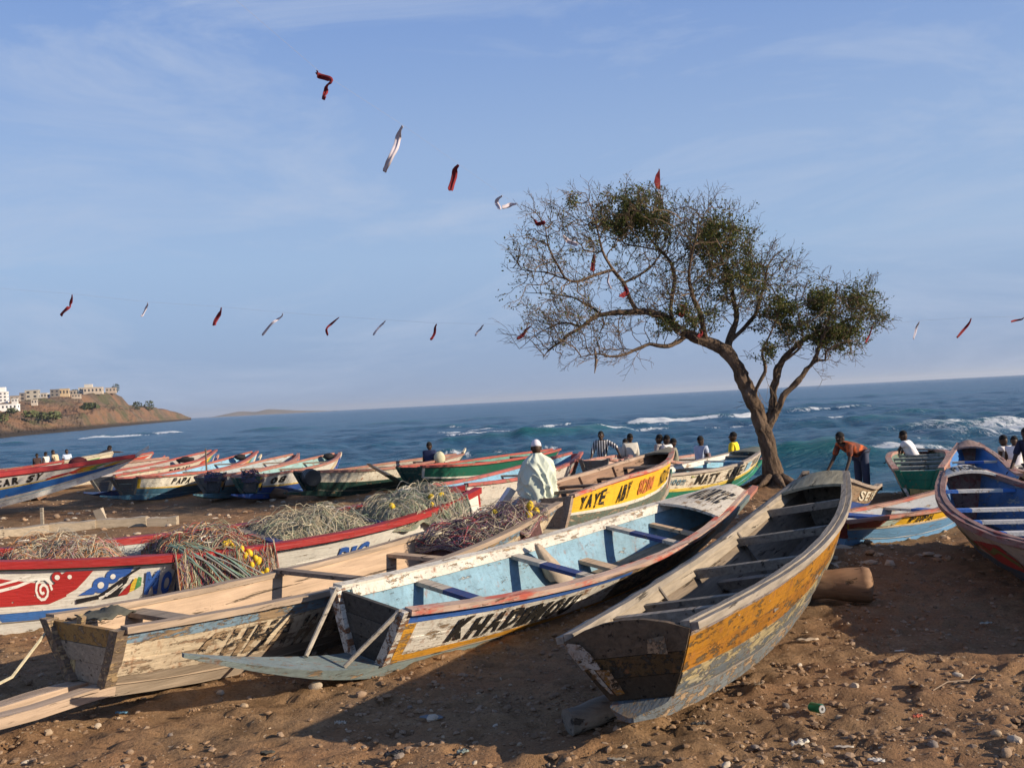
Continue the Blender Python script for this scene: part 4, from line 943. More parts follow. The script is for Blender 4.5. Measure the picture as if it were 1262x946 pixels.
rowboat('wst', 'white panelled boat with dark nets on its stern in the row', [(0, .34, paint((.16, .34, .42), .25)), (.34, 1, paint((.72, .70, .64), .2, .25))], (.46, .20, .15), (.40, .46, .46), None, (6.0, 7.4, [(.62, .45, .36), (.5, .15, .1)]), (.55, .28, .08), (.9, .4, (.55, .16, .12)), (1.3, .10))
rowboat('oeight', 'boat numbered 08 in a yellow frame with a blue bottom', [(0, .34, paint((.025, .08, .30), .2)), (.34, 1, paint((.70, .68, .62), .15, .2))], (.45, .20, .15), (.30, .48, .46), ('08', .55, 1.5), (6.0, 7.4, [(.66, .52, .30), (.70, .60, .46)]), (.74, .48, .04), (1.0, .5, (.72, .66, .50)), (1.2, .10), (.03, .09, .08))
b_wht = rowboat('white', 'rust streaked white boat with a dark green bottom and black drum at its stern', [(0, .45, paint((.015, .05, .042), .2)), (.45, 1, paint((.66, .62, .52), .25, .75, .5))], (.36, .17, .13), (.35, .32, .26), None, None, None, (.8, .5, (.70, .62, .46)), (1.1, .06), (.02, .05, .045))
b_grn = rowboat('green', 'dark green boat with red gunwale, white outlined side and long white tipped stern beak', [(0, .36, paint(DKG, .15)), (.36, .44, paint((.70, .68, .62), .2)), (.44, 1, paint((.012, .13, .085), .15, .1))], (.42, .09, .07), (.12, .30, .24), None, None, None, (.5, .3, (.42, .14, .10)), None, (.02, .07, .055))
decal(b_grn, -1, [[(.005, .40), (.10, .40), (.10, .98), (.005, .98)]], paint((.70, .68, .62), .2), 'painted_border', .0105)
q = MB(); q.loft([[Vector((-.05 - 1.55 * s, .16 - .08 * s, .10 + .72 * s)), Vector((-.05 - 1.55 * s, -.16 + .08 * s, .10 + .72 * s)), Vector((.06 - 1.55 * s, -.16 + .08 * s, .0 + .74 * s)), Vector((.06 - 1.55 * s, .16 - .08 * s, .0 + .74 * s))] for s in (0, .35, .72)]); q.build('stern_beak', paint((.035, .07, .055), .4), b_grn)
q = MB(); q.loft([[Vector((-.05 - 1.55 * s, .16 - .08 * s, .10 + .72 * s)), Vector((-.05 - 1.55 * s, -.16 + .08 * s, .10 + .72 * s)), Vector((.06 - 1.55 * s, -.16 + .08 * s, .0 + .74 * s)), Vector((.06 - 1.55 * s, .16 - .08 * s, .0 + .74 * s))] for s in (.725, .9, 1.1)]); q.build('beak_tip', paint((.62, .62, .58), .3), b_grn)
rowboat('blue', 'sky-blue lined boat with red gunwales behind the robed man', [(0, .5, paint((.5, .48, .44), .3)), (.5, 1, paint((.62, .58, .52), .3))], (.46, .13, .11), (.22, .44, .62), None, (6.4, 7.4, [(.5, .22, .18), (.46, .16, .13)]), None, (.4, .3, (.48, .18, .14)))
rowboat('small', 'short boat with salmon gunwales beside the man in stripes', [(0, .5, paint(WHT, .3)), (.5, 1, paint((.58, .40, .34), .3))], (.50, .26, .22), (.45, .44, .42), None, None, None, (.3, .2, (.5, .25, .2)))
rowboat('pink', 'boat with pink gunwales between the yellow banded boat and the boat beside the tree', [(0, .5, paint(WHT, .3)), (.5, 1, paint((.60, .52, .46), .3))], (.50, .27, .22), (.40, .38, .36), None, None, None, (.5, .3, (.5, .25, .2)))
# ------------------------------------------------------------------ the tree
TY = 23.1
def tp(px, py, dy=0.0): return at(px, py, TY + dy)
LIMBS = [  # name, [(px, py, depth offset, radius m)]
 ('trunk', [(957, 612, 0, .30), (955, 598, 0, .25), (953, 585, 0, .215), (950, 563, 0, .185), (946, 543, 0, .175), (940, 526, .02, .20)]),
 ('limb', [(941, 530, 0, .18), (934, 508, 0, .165), (925, 492, -.05, .155), (917, 470, -.1, .15), (908, 452, -.15, .15), (898, 437, -.2, .145), (882, 426, -.25, .13), (863, 418, -.3, .115), (845, 409, -.3, .10), (820, 391, -.35, .085), (800, 386, -.4, .075), (782, 385, -.45, .065), (760, 386, -.5, .055), (741, 388, -.55, .048), (714, 404, -.6, .038), (690, 420, -.7, .026), (668, 440, -.8, .014)]),
 ('limb', [(944, 530, 0, .12), (948, 512, .05, .10), (953, 494, .08, .085), (955, 468, .1, .075), (961, 452, .12, .062), (970, 436, .15, .055), (985, 424, .2, .05), (1005, 412, .25, .042), (1030, 402, .3, .032), (1055, 390, .35, .02), (1078, 378, .4, .01)]),
 ('limb', [(945, 528, .0, .11), (956, 508, -.05, .085), (966, 488, -.1, .07), (980, 473, -.15, .058), (992, 460, -.2, .05), (1002, 446, -.25, .04), (1010, 425, -.3, .032), (1020, 400, -.35, .025), (1028, 370, -.4, .016), (1032, 348, -.4, .009)]),
 ('limb', [(1000, 449, -.22, .032), (1008, 444, -.3, .03), (1017, 444, -.4, .026), (1018, 434, -.45, .02), (1030, 425, -.5, .014), (1050, 420, -.6, .009)]),
 ('limb', [(933, 500, -.05, .05), (931, 484, -.2, .045), (937, 470, -.3, .04), (943, 458, -.35, .04), (941, 444, -.4, .03), (940, 430, -.45, .024), (950, 410, -.5, .018), (960, 385, -.5, .012), (965, 365, -.5, .007)]),
 ('limb', [(955, 470, .1, .055), (956, 455, -.1, .045), (962, 447, -.2, .04), (978, 437, -.3, .032), (990, 420, -.35, .024), (985, 395, -.4, .018), (980, 370, -.4, .01)]),
 ('limb', [(896, 436, -.2, .10), (900, 415, .1, .085), (906, 395, .3, .07), (904, 365, .5, .05), (893, 330, .6, .036), (884, 300, .7, .022), (880, 275, .8, .01)]),
 ('limb', [(900, 420, .1, .06), (915, 405, .3, .05), (932, 385, .5, .04), (940, 355, .6, .028), (948, 325, .7, .018), (960, 310, .8, .008)]),
 ('limb', [(870, 421, -.28, .075), (866, 395, -.6, .06), (852, 360, -.8, .045), (850, 325, -1.0, .03), (858, 290, -1.1, .018), (862, 260, -1.2, .008)]),
 ('limb', [(828, 394, -.33, .05), (828, 372, -.2, .046), (831, 348, -.1, .043), (826, 325, 0, .04), (815, 310, .1, .034), (800, 290, .2, .026), (790, 265, .3, .016), (785, 245, .3, .008)]),
 ('limb', [(784, 384, -.45, .052), (776, 365, -.6, .046), (770, 350, -.7, .042), (757, 334, -.8, .036), (745, 315, -.9, .028), (738, 290, -1.0, .02), (730, 260, -1.0, .012), (722, 238, -1, .006)]),
 ('limb', [(768, 348, -.7, .03), (790, 338, -.4, .028), (806, 325, -.2, .024), (812, 308, -.1, .02), (770, 300, 0, .016), (760, 275, .1, .01)]),
 ('limb', [(847, 411, -.3, .06), (836, 421, -.5, .052), (823, 426, -.7, .045), (800, 424, -.9, .04), (786, 430, -1, .036), (773, 435, -1.1, .03), (755, 440, -1.2, .024), (735, 436, -1.3, .016), (712, 440, -1.4, .009)]),
 ('limb', [(757, 333, -.8, .034), (735, 338, -1.0, .032), (718, 345, -1.2, .03), (700, 346, -1.3, .028), (692, 336, -1.4, .026), (682, 318, -1.5, .022), (676, 303, -1.5, .018), (671, 280, -1.5, .013), (660, 262, -1.6, .009), (642, 252, -1.6, .005)]),
 ('limb', [(702, 346, -1.3, .02), (680, 338, -1.1, .016), (655, 334, -.9, .011), (628, 330, -.8, .005)]),
 ('limb', [(742, 388, -.5, .03), (722, 375, -.2, .024), (700, 365, .1, .018), (672, 362, .3, .011), (645, 360, .5, .005)]),
 ('limb', [(716, 403, -.6, .028), (700, 398, -.3, .022), (680, 402, 0, .016), (658, 415, .2, .01), (640, 430, .3, .005)]),
]
tree = thing('wind_bent_tree', 'leaning old tree with forked trunk, bare twigs and sparse olive leaves above the boats', 'tree', at(955, 604, TY))
tb = tree.location.copy()
m_bark, t, b = _new('tree_bark')
g1 = _noise(t, 5, 8, .7, (2.6, 2.6, .7)); g2 = _noise(t, 1.4, 4, .6)
c = _ramp(t, g1, .3, .7, (.042, .030, .022, 1), (.20, .140, .098, 1)); c = _mix(t, _ramp(t, g2, .5, .7), c, (.24, .17, .12))
t.links.new(c, b.inputs['Base Color']); b.inputs['Roughness'].default_value = .95; b.inputs['Specular IOR Level'].default_value = .15; _bump(t, b, g1, 1.0, .09)
nodes = []; par = []; base_r = []
for nm, pts in LIMBS:
    cps = [(tp(a[0], a[1], a[2]), a[3]) for a in pts]; sm = []
    for i in range(len(cps) - 1):                                   # Catmull-Rom through the points
        p0, p1, p2, p3 = cps[max(0, i - 1)][0], cps[i][0], cps[i + 1][0], cps[min(len(cps) - 1, i + 2)][0]
        ns = max(2, int((p2 - p1).length / .09))
        for k in range(ns):
            s = k / ns
            p = .5 * ((2 * p1) + (p2 - p0) * s + (2 * p0 - 5 * p1 + 4 * p2 - p3) * s * s + (3 * p1 - p0 - 3 * p2 + p3) * s ** 3)
            r_ = cps[i][1] * (1 - s) + cps[i + 1][1] * s
            sm.append((p, r_))
    sm.append(cps[-1])
    sm2 = [(p + Vector((mnoise.noise(p * 3.1), mnoise.noise(p * 3.1 + Vector((9, 0, 0))), mnoise.noise(p * 3.1 + Vector((0, 9, 0))))) * min(.05, r_ * .6 + .012), r_ * (1 + .22 * mnoise.noise(p * 4.0 + Vector((3, 3, 3))))) for p, r_ in sm]
    q = MB(); nn = 36 if sm[0][1] > .1 else 8
    q.tube([p - tb for p, _ in sm2], [r_ for _, r_ in sm2], nn)
    if sm[0][1] > .1:                                               # knobbly bark
        q.v = [tuple(Vector(v) + Vector((mnoise.noise(Vector(v) * 9), mnoise.noise(Vector(v) * 9 + Vector((5, 0, 0))), 0)) * .035 + Vector((mnoise.noise(Vector((v[0] * 22, v[1] * 22, v[2] * 4))), mnoise.noise(Vector((v[0] * 22, v[1] * 22 + 7, v[2] * 4))), 0)) * .035) for v in q.v]
    q.build(nm, m_bark, tree, sharp=0)
    if nm == 'limb':
        for i, (p, r_) in enumerate(sm2):
            if i % 2 == 0: nodes.append(p); par.append(-1); base_r.append(r_)
for k in range(7):                                                 # spreading roots
    a_ = k * .9 + .3; q = MB(); pts = []
    for s in (0, .4, .8, 1.2):
        x = tb.x + math.cos(a_) * (.12 + .5 * s); y = tb.y + math.sin(a_) * (.12 + .5 * s)
        pts.append(Vector((x, y, float(gz(x, y)) + .16 * (1 - s / 1.1))) - tb)
    q.tube(pts, [.12, .09, .05, .02], 7); q.build('root', m_bark, tree, sharp=0)
# crown: space colonisation from the limbs towards points spread through the crown
CR = [(690, 345, 70, 100, -1.0, 1.1, 300), (668, 300, 45, 60, -1.4, .6, 90), (730, 280, 60, 55, -.8, 1.1, 250), (790, 275, 75, 50, -.2, 1.3, 420), (720, 410, 85, 42, -.7, 1.1, 300), (870, 300, 80, 62, 0, 1.5, 520), (900, 360, 70, 50, .2, 1.4, 420),
      (945, 340, 50, 45, .5, 1.0, 240), (820, 370, 60, 45, -.3, 1.2, 260), (1000, 385, 55, 50, 0, 1.1, 330), (1050, 385, 38, 42, .1, .9, 240), (960, 395, 38, 42, -.2, .9, 170), (1025, 425, 50, 24, 0, .9, 170), (840, 330, 90, 80, 0, 1.4, 300), (850, 405, 40, 22, -.5, .8, 120), (945, 435, 22, 18, -.4, .4, 30), (765, 440, 50, 12, -1.1, .4, 40)]
att = []
for cx, cy, rx, ry, dy, rd, n in CR:
    n = int(n * .62)
    for _ in range(n):
        v = RNG.normal(size=3); v /= np.linalg.norm(v); rr_ = RNG.random() ** .42
        att.append(tuple(tp(cx + v[0] * rx * rr_ * .86, cy + v[1] * ry * rr_ * .84, dy + v[2] * rd * rr_)))
att = np.array(att); NP = np.array([tuple(p) for p in nodes]); PR = list(par); STEP = .115
alive = np.ones(len(att), bool); best = np.full(len(att), 1e9); bi = np.zeros(len(att), int)
def upd(lo):
    for a0 in range(lo, len(NP), 400):
        d = np.linalg.norm(att[:, None] - NP[None, a0:a0 + 400], axis=2); j = d.argmin(1); dm = d[np.arange(len(att)), j]
        u_ = dm < best; best[u_] = dm[u_]; bi[u_] = a0 + j[u_]
upd(0); CTR = np.array(tp(880, 430, -.2))
for it in range(38):
    act = alive & (best < 1.6)
    if not act.any(): break
    acc = {}
    for a_ in np.nonzero(act)[0]:
        v = att[a_] - NP[bi[a_]]; acc.setdefault(int(bi[a_]), []).append(v / (np.linalg.norm(v) + 1e-9))
    new = []
    for k, vs in acc.items():
        v = np.mean(vs, 0) + RNG.normal(0, .20, 3) + np.array([0, 0, .04])
        w_ = NP[k] - CTR; v = v + .30 * w_ / (np.linalg.norm(w_) + 1e-9); v /= np.linalg.norm(v) + 1e-9
        new.append(NP[k] + v * STEP * RNG.uniform(.8, 1.2)); PR.append(k)
    lo = len(NP); NP = np.vstack([NP, np.array(new)]); upd(lo)
    alive &= best > .14
    if len(NP) > 13000: break
nb_ = len(nodes); nN = len(NP)
chl = [[] for _ in range(nN)]
for i in range(nb_, nN): chl[PR[i]].append(i)
wgt = np.ones(nN)
for i in range(nN - 1, nb_ - 1, -1):
    if PR[i] >= nb_: wgt[PR[i]] += wgt[i]
rad_ = np.clip(.0058 * wgt ** .33, .0058, .028)
q = MB(); tips = []
def seg_tube(q, a, b_, ra, rb):
    d = (b_ - a); l = d.length
    if l < 1e-6: return
    d /= l; x_ = d.orthogonal().normalized(); y_ = d.cross(x_); vs = []
    for p, r_ in ((a, ra), (b_, rb)):
        for k in range(3): an_ = 2.094 * k; vs.append(p + x_ * (r_ * math.cos(an_)) + y_ * (r_ * math.sin(an_)))
    q.add(vs, [(0, 1, 4, 3), (1, 2, 5, 4), (2, 0, 3, 5)])
for i in range(nb_, nN):
    a = Vector(NP[PR[i]]) - tb; b_ = Vector(NP[i]) - tb
    seg_tube(q, a, b_, min(rad_[PR[i]] if PR[i] >= nb_ else 1, rad_[i] * 1.15), rad_[i])
    if not chl[i]: tips.append(i)
ctr = Vector(tp(860, 415, -.1)) - tb; SPR = []
def rv(k): return Vector((random.gauss(0, k), random.gauss(0, k), random.gauss(0, k)))
def spray(p, d, l, lev):                                            # straight tapering twig with side twigs
    n = 4 if lev == 0 else 2; a = p; r0 = .0070 if lev == 0 else .0050
    for s in range(n):
        d2 = (d + rv(.10) + Vector((0, 0, .03))).normalized(); b2 = a + d2 * (l / n)
        seg_tube(q, a, b2, r0 * (1 - .5 * s / n), r0 * (1 - .5 * (s + 1) / n)); SPR.append(b2)
        if lev < 2:
            for _ in range(random.choice((1, 1, 2)) if lev == 0 else random.choice((0, 1))):
                ax = d2.orthogonal().normalized(); ax = Matrix.Rotation(random.random() * 6.283, 3, d2) @ ax
                spray(b2, (Matrix.Rotation(random.uniform(.45, .95), 3, ax) @ d2), l * random.uniform(.35, .6), lev + 1)
        a = b2; d = d2
for i in range(nb_, nN):
    if chl[i] and random.random() > .17: continue
    p = Vector(NP[i]) - tb; d = (Vector(NP[i]) - Vector(NP[PR[i]])).normalized() * .7 + (p - ctr).normalized() * .55 + rv(.30) + Vector((0, 0, .22)); d.normalize()
    spray(p, d, random.uniform(.18, .44), 0)
for i in range(nb_):                                                # a few sprays straight off the limbs
    if base_r[i] < .05 and random.random() < .55:
        p = Vector(nodes[i]) - tb; d = ((p - ctr).normalized() * .6 + rv(.5) + Vector((0, 0, .3))).normalized(); spray(p, d, random.uniform(.3, .7), 0)
twm = plain((.145, .100, .064), .95, .4, 3, 0)
q.build('twigs', twm, tree, False, kind='stuff')
# leaf clumps
CLP = [(775, 268, 46, 34, -.1, .9, .95), (745, 285, 25, 25, -.5, .7, .45), (815, 275, 20, 28, 0, .7, .6), (885, 298, 42, 34, .1, 1.0, .75), (905, 345, 50, 40, .3, 1.1, .40), (850, 395, 50, 26, -.4, .9, .42), (820, 405, 25, 18, -.5, .6, .5), (963, 380, 26, 26, -.3, .7, .9), (975, 405, 22, 20, -.2, .6, .6), (1012, 372, 26, 26, -.2, .7, .75), (1058, 372, 24, 26, .2, .7, .75), (1030, 410, 48, 24, .1, .9, .65), (945, 432, 16, 18, -.4, .4, .8), (940, 395, 20, 20, .3, .6, .3), (705, 250, 12, 10, -.8, .5, .4), (1075, 390, 14, 18, .3, .5, .4), (700, 340, 90, 90, -.8, 1.5, .012), (860, 330, 150, 90, 0, 1.6, .012)]
cl = [(np.array(tp(cx, cy, dy)), rx / FPX * TY, ry / FPX * TY, rd, pr) for cx, cy, rx, ry, dy, rd, pr in CLP]
ql = [MB(), MB(), MB()]; LEAFN = 15
for sp_ in SPR:
    p = sp_ + tb; pr = 0
    for c_, rx, ry, rd, k in cl:
        e = ((p[0] - c_[0]) / rx) ** 2 + ((p[2] - c_[2]) / ry) ** 2 + ((p[1] - c_[1]) / rd) ** 2
        if e < 4: pr = max(pr, k * math.exp(-e * 2.4) if k > .1 else k * (e < 1))
    n = int(pr * LEAFN + random.random())
    for _ in range(n):
        c_ = sp_ + rv(.045)
        d = rv(1) + Vector((0, 0, .15)); d.normalize(); s_ = d.orthogonal().normalized(); s_ = Matrix.Rotation(random.random() * 6.28, 3, d) @ s_
        l, w_ = random.uniform(.036, .075), random.uniform(.013, .025); up_ = d.cross(s_) * w_ * .35
        k = random.choices((0, 1, 2), (.5, .36, .14))[0]
        ql[k].add([c_, c_ + d * l * .5 + s_ * w_ + up_, c_ + d * l, c_ + d * l * .5 - s_ * w_ + up_], [(0, 1, 2), (0, 2, 3)])
print('tree nodes', nN, 'spray', len(SPR), 'leaves', sum(len(q_.f) for q_ in ql) // 2)
def leafm(col):
    m, t, b = _new('olive_leaf'); n = _noise(t, 2.5, 3)
    t.links.new(_ramp(t, n, .3, .7, (*[q_ * .7 for q_ in col], 1), (*[q_ * 1.25 for q_ in col], 1)), b.inputs['Base Color'])
    b.inputs['Roughness'].default_value = .6; b.inputs['Specular IOR Level'].default_value = .3
    tr = t.nodes.new('ShaderNodeBsdfTranslucent'); tr.inputs[0].default_value = (*[min(1, q_ * 1.5) for q_ in col], 1)
    ms = t.nodes.new('ShaderNodeMixShader'); ms.inputs[0].default_value = .25; o_ = [n_ for n_ in t.nodes if n_.type == 'OUTPUT_MATERIAL'][0]
    t.links.new(b.outputs[0], ms.inputs[1]); t.links.new(tr.outputs[0], ms.inputs[2]); t.links.new(ms.outputs[0], o_.inputs[0]); return m
for q, col in zip(ql, ((.058, .082, .020), (.13, .135, .030), (.17, .13, .055))):
    q.build('foliage', leafm(col), tree, False, kind='stuff')
# hanging dead strip of bark
q = MB(); pa = tp(733, 430, -1.2) - tb; q.tube([pa, pa + Vector((.02, 0, -.25)), pa + Vector((-.03, .02, -.52))], [.02, .035, .008], 5); q.build('dead_bark', plain((.22, .16, .12), .9), tree)

# ------------------------------------------------------------------ bunting
CR_ = plain((.17, .016, .02), .85, .3, 4, .1); CW_ = plain((.46, .42, .46), .85, .12, 4, .1); ROPE = plain((.42, .40, .38), .9, .2, 20, 0)
def streamer(path, y, wpx, mat, label, wob=.25, grp='cloth streamers on the lines'):
    """a strip of cloth hanging from the line; path in sight-line pixels at depth y"""
    P3 = [at(px, py, y + wob * (i % 2 - .5) * .6) for i, (px, py) in enumerate(path)]; o0 = P3[0]
    pts = []; sd_ = path[0][0] * .37
    for i in range(len(P3) - 1):
        p0, p1, p2, p3 = P3[max(0, i - 1)], P3[i], P3[i + 1], P3[min(len(P3) - 1, i + 2)]
        for k in range(6):
            s = k / 6; p = .5 * ((2 * p1) + (p2 - p0) * s + (2 * p0 - 5 * p1 + 4 * p2 - p3) * s * s + (3 * p1 - p0 - 3 * p2 + p3) * s ** 3)
            pts.append(p + Vector((mnoise.noise(Vector((i + s, sd_, 0))), mnoise.noise(Vector((i + s, sd_, 5))), mnoise.noise(Vector((i + s, sd_, 9))) * .6)) * .05 * (len(pts) > 1))
    pts.append(P3[-1]); q = MB(); secs = []; n = len(pts); hw = wpx * .8 / FPX * y / 2
    for i, p in enumerate(pts):
        d = (pts[min(n - 1, i + 1)] - pts[max(0, i - 1)]).normalized(); s_ = d.cross(Vector((.15 * math.sin(i * .9), 1, .2 * math.cos(i * .7)))).normalized(); nn = s_.cross(d)
        tw = .9 * mnoise.noise(Vector((i * .22, sd_, 3))) * .7; s_ = s_ * math.cos(tw) + nn * math.sin(tw)
        w_ = hw * (.35 + .65 * min(1, i / 5)) * (1.0 + .25 * mnoise.noise(Vector((i * .4, sd_, 7)))) * (1.0 if i < n - 1 else .7)
        secs.append([p - s_ * w_ - o0, p - s_ * w_ * .3 + nn * w_ * .3 - o0, p + s_ * w_ * .4 - nn * w_ * .2 - o0, p + s_ * w_ - o0])
    q.loft(secs, closed=False); o = q.build('cloth_streamer', mat); o.location = o0
    o.modifiers.new('thickness', 'SOLIDIFY').thickness = .004
    return tag(o, label, 'streamer', grp)
up = [('red', [(391, 87), (394, 95), (409, 99), (404, 110), (401, 122)], 11.0, 8, 'red streamer bent like a hook, highest on the upper line'), ('white', [(496, 155), (490, 172), (482, 192), (474, 212)], 14.0, 9, 'long white streamer next to the hooked red one on the upper line'),
      ('red', [(565, 203), (560, 215), (555, 235)], 17.0, 9, 'straight red streamer between the long white streamer and the tree'), ('white', [(619, 241), (612, 250), (615, 258)], 20.5, 6, 'small white streamer at the tip of the bare twigs'), ('white', [(637, 251), (628, 253), (619, 255)], 20.7, 6, 'white streamer flying level beside the bare twig tips'),
      ('red', [(659, 270), (662, 276), (672, 274)], 21.3, 6, 'short red streamer caught in the upper bare twigs'), ('white', [(694, 290), (700, 297), (712, 302)], 21.6, 7, 'white streamer tangled among the bare twigs'), ('red', [(732, 313), (731, 323), (729, 334)], 21.8, 6, 'red streamer hanging inside the bare part of the crown'),
      ('white', [(750, 334), (751, 346), (752, 356)], 21.9, 3, 'thin white strip hanging inside the tree crown'), ('red', [(770, 352), (772, 360), (765, 366)], 22.1, 7, 'red knot of cloth tied round a rising limb'), ('red', [(838, 375), (841, 384), (837, 390)], 22.6, 8, 'red cloth tied on the main limb'), ('white', [(846, 400), (842, 405), (836, 411)], 22.6, 4, 'white scrap of cloth on the main limb'), ('red', [(862, 405), (864, 411), (860, 415)], 22.5, 6, 'dark red rag tied low on the main limb')]
lo = [('red', [(89, 363), (87, 374), (83, 380), (75, 389)], 24, 5, 'dark red streamer at the far west end of the long line'), ('white', [(182, 373), (180, 381), (174, 390)], 24, 4, 'pale streamer second from the west end of the long line'), ('red', [(273, 379), (268, 391), (264, 401)], 23.8, 6, 'straight dark red streamer third from the west end of the long line'), ('white', [(349, 386), (342, 394), (335, 399), (323, 413)], 23.6, 3.5, 'pale wavy streamer fourth from the west end of the long line'),
      ('red', [(418, 391), (408, 399), (403, 406), (403, 413)], 23.4, 3.5, 'thin curved red streamer, fifth along the long line'), ('white', [(475, 395), (472, 399), (460, 413)], 23.2, 3, 'thin pale streamer, sixth along the long line'), ('red', [(538, 399), (536, 408), (531, 419)], 23, 4, 'dark red streamer, seventh along the long line'), ('white', [(596, 400), (592, 407), (586, 414)], 22.8, 3, 'thin pale streamer last on the long line before the tree'),
      ('red', [(654, 402), (647, 409), (637, 418)], 22.2, 5, 'dark red streamer beside the lower bare twigs'), ('red', [(1075, 402), (1071, 412), (1067, 422)], 22.8, 2.5, 'thin red strip hanging from the leafy east side of the crown'), ('white', [(1133, 396), (1130, 405), (1126, 418)], 22.6, 3, 'pale streamer on the line east of the tree'), ('red', [(1197, 392), (1190, 404), (1179, 416)], 22.4, 4, 'red streamer on the line east of the tree'), ('red', [(1262, 391), (1256, 394), (1246, 396)], 22.2, 3, 'red streamer at the east end of the line')]
for c_, pth, y, w_, lab in up + lo: streamer(pth, y, w_, CR_ if c_ == 'red' else CW_, lab)
def rope(pts, r_, label, mat=ROPE, name='bunting_line'):
    q = MB(); o0 = Vector(pts[0]); q.tube([Vector(p) - o0 for p in pts], r_, 4); o = q.build(name, mat); o.location = o0; return tag(o, label, 'rope')
rope([at(150, -120, 8.4), at(300, 8, 9.6), at(391, 86, 11), at(496, 154, 14), at(565, 202, 17), at(619, 240, 20.5), at(660, 269, 21.3), at(732, 312, 21.8), at(770, 351, 22.1), at(840, 376, 22.6)], .0012, 'thin slack upper line running down into the tree crown')
rope([at(-200, 340, 24.5)] + [at(p[0][0], p[0][1] - 1, y) for _, p, y, _, _ in lo[:9]] + [at(760, 404, 22.2), at(870, 405, 22.5)], .0013, 'thin long line of streamers running west from the tree')
rope([at(960, 402, 22.8)] + [at(p[0][0], p[0][1] - 1, y) for _, p, y, _, _ in lo[9:]] + [at(1500, 375, 21.6)], .0013, 'thin line of streamers running east from the tree')
fl = thing('tree_pennant', 'red and white pennant on a thin stick above the top of the tree', 'pennant', tp(812, 262, -.1)); f0 = fl.location.copy()
q = MB(); q.tube([Vector((0, 0, -.1)), tp(812, 208, -.1) - f0], [.012, .008], 5); q.build('stick', twm, fl)
def pen(pl, mat, nm):
    q = MB(); v = [tp(*p) - f0 for p in pl]; q.add(v, [tuple(range(len(v)))]); o = q.build(nm, mat, fl, False); o.modifiers.new('thickness', 'SOLIDIFY').thickness = .006
pen([(813, 208, -.1), (813.5, 222, -.12), (814, 234, -.08), (808, 232, -.2), (806, 224, -.15), (808, 216, -.1)], CR_, 'red_cloth'); pen([(812, 234, -.1), (817, 246, -.2), (818, 254, -.1), (807, 252, -.05), (809, 242, -.15)], CW_, 'white_cloth')
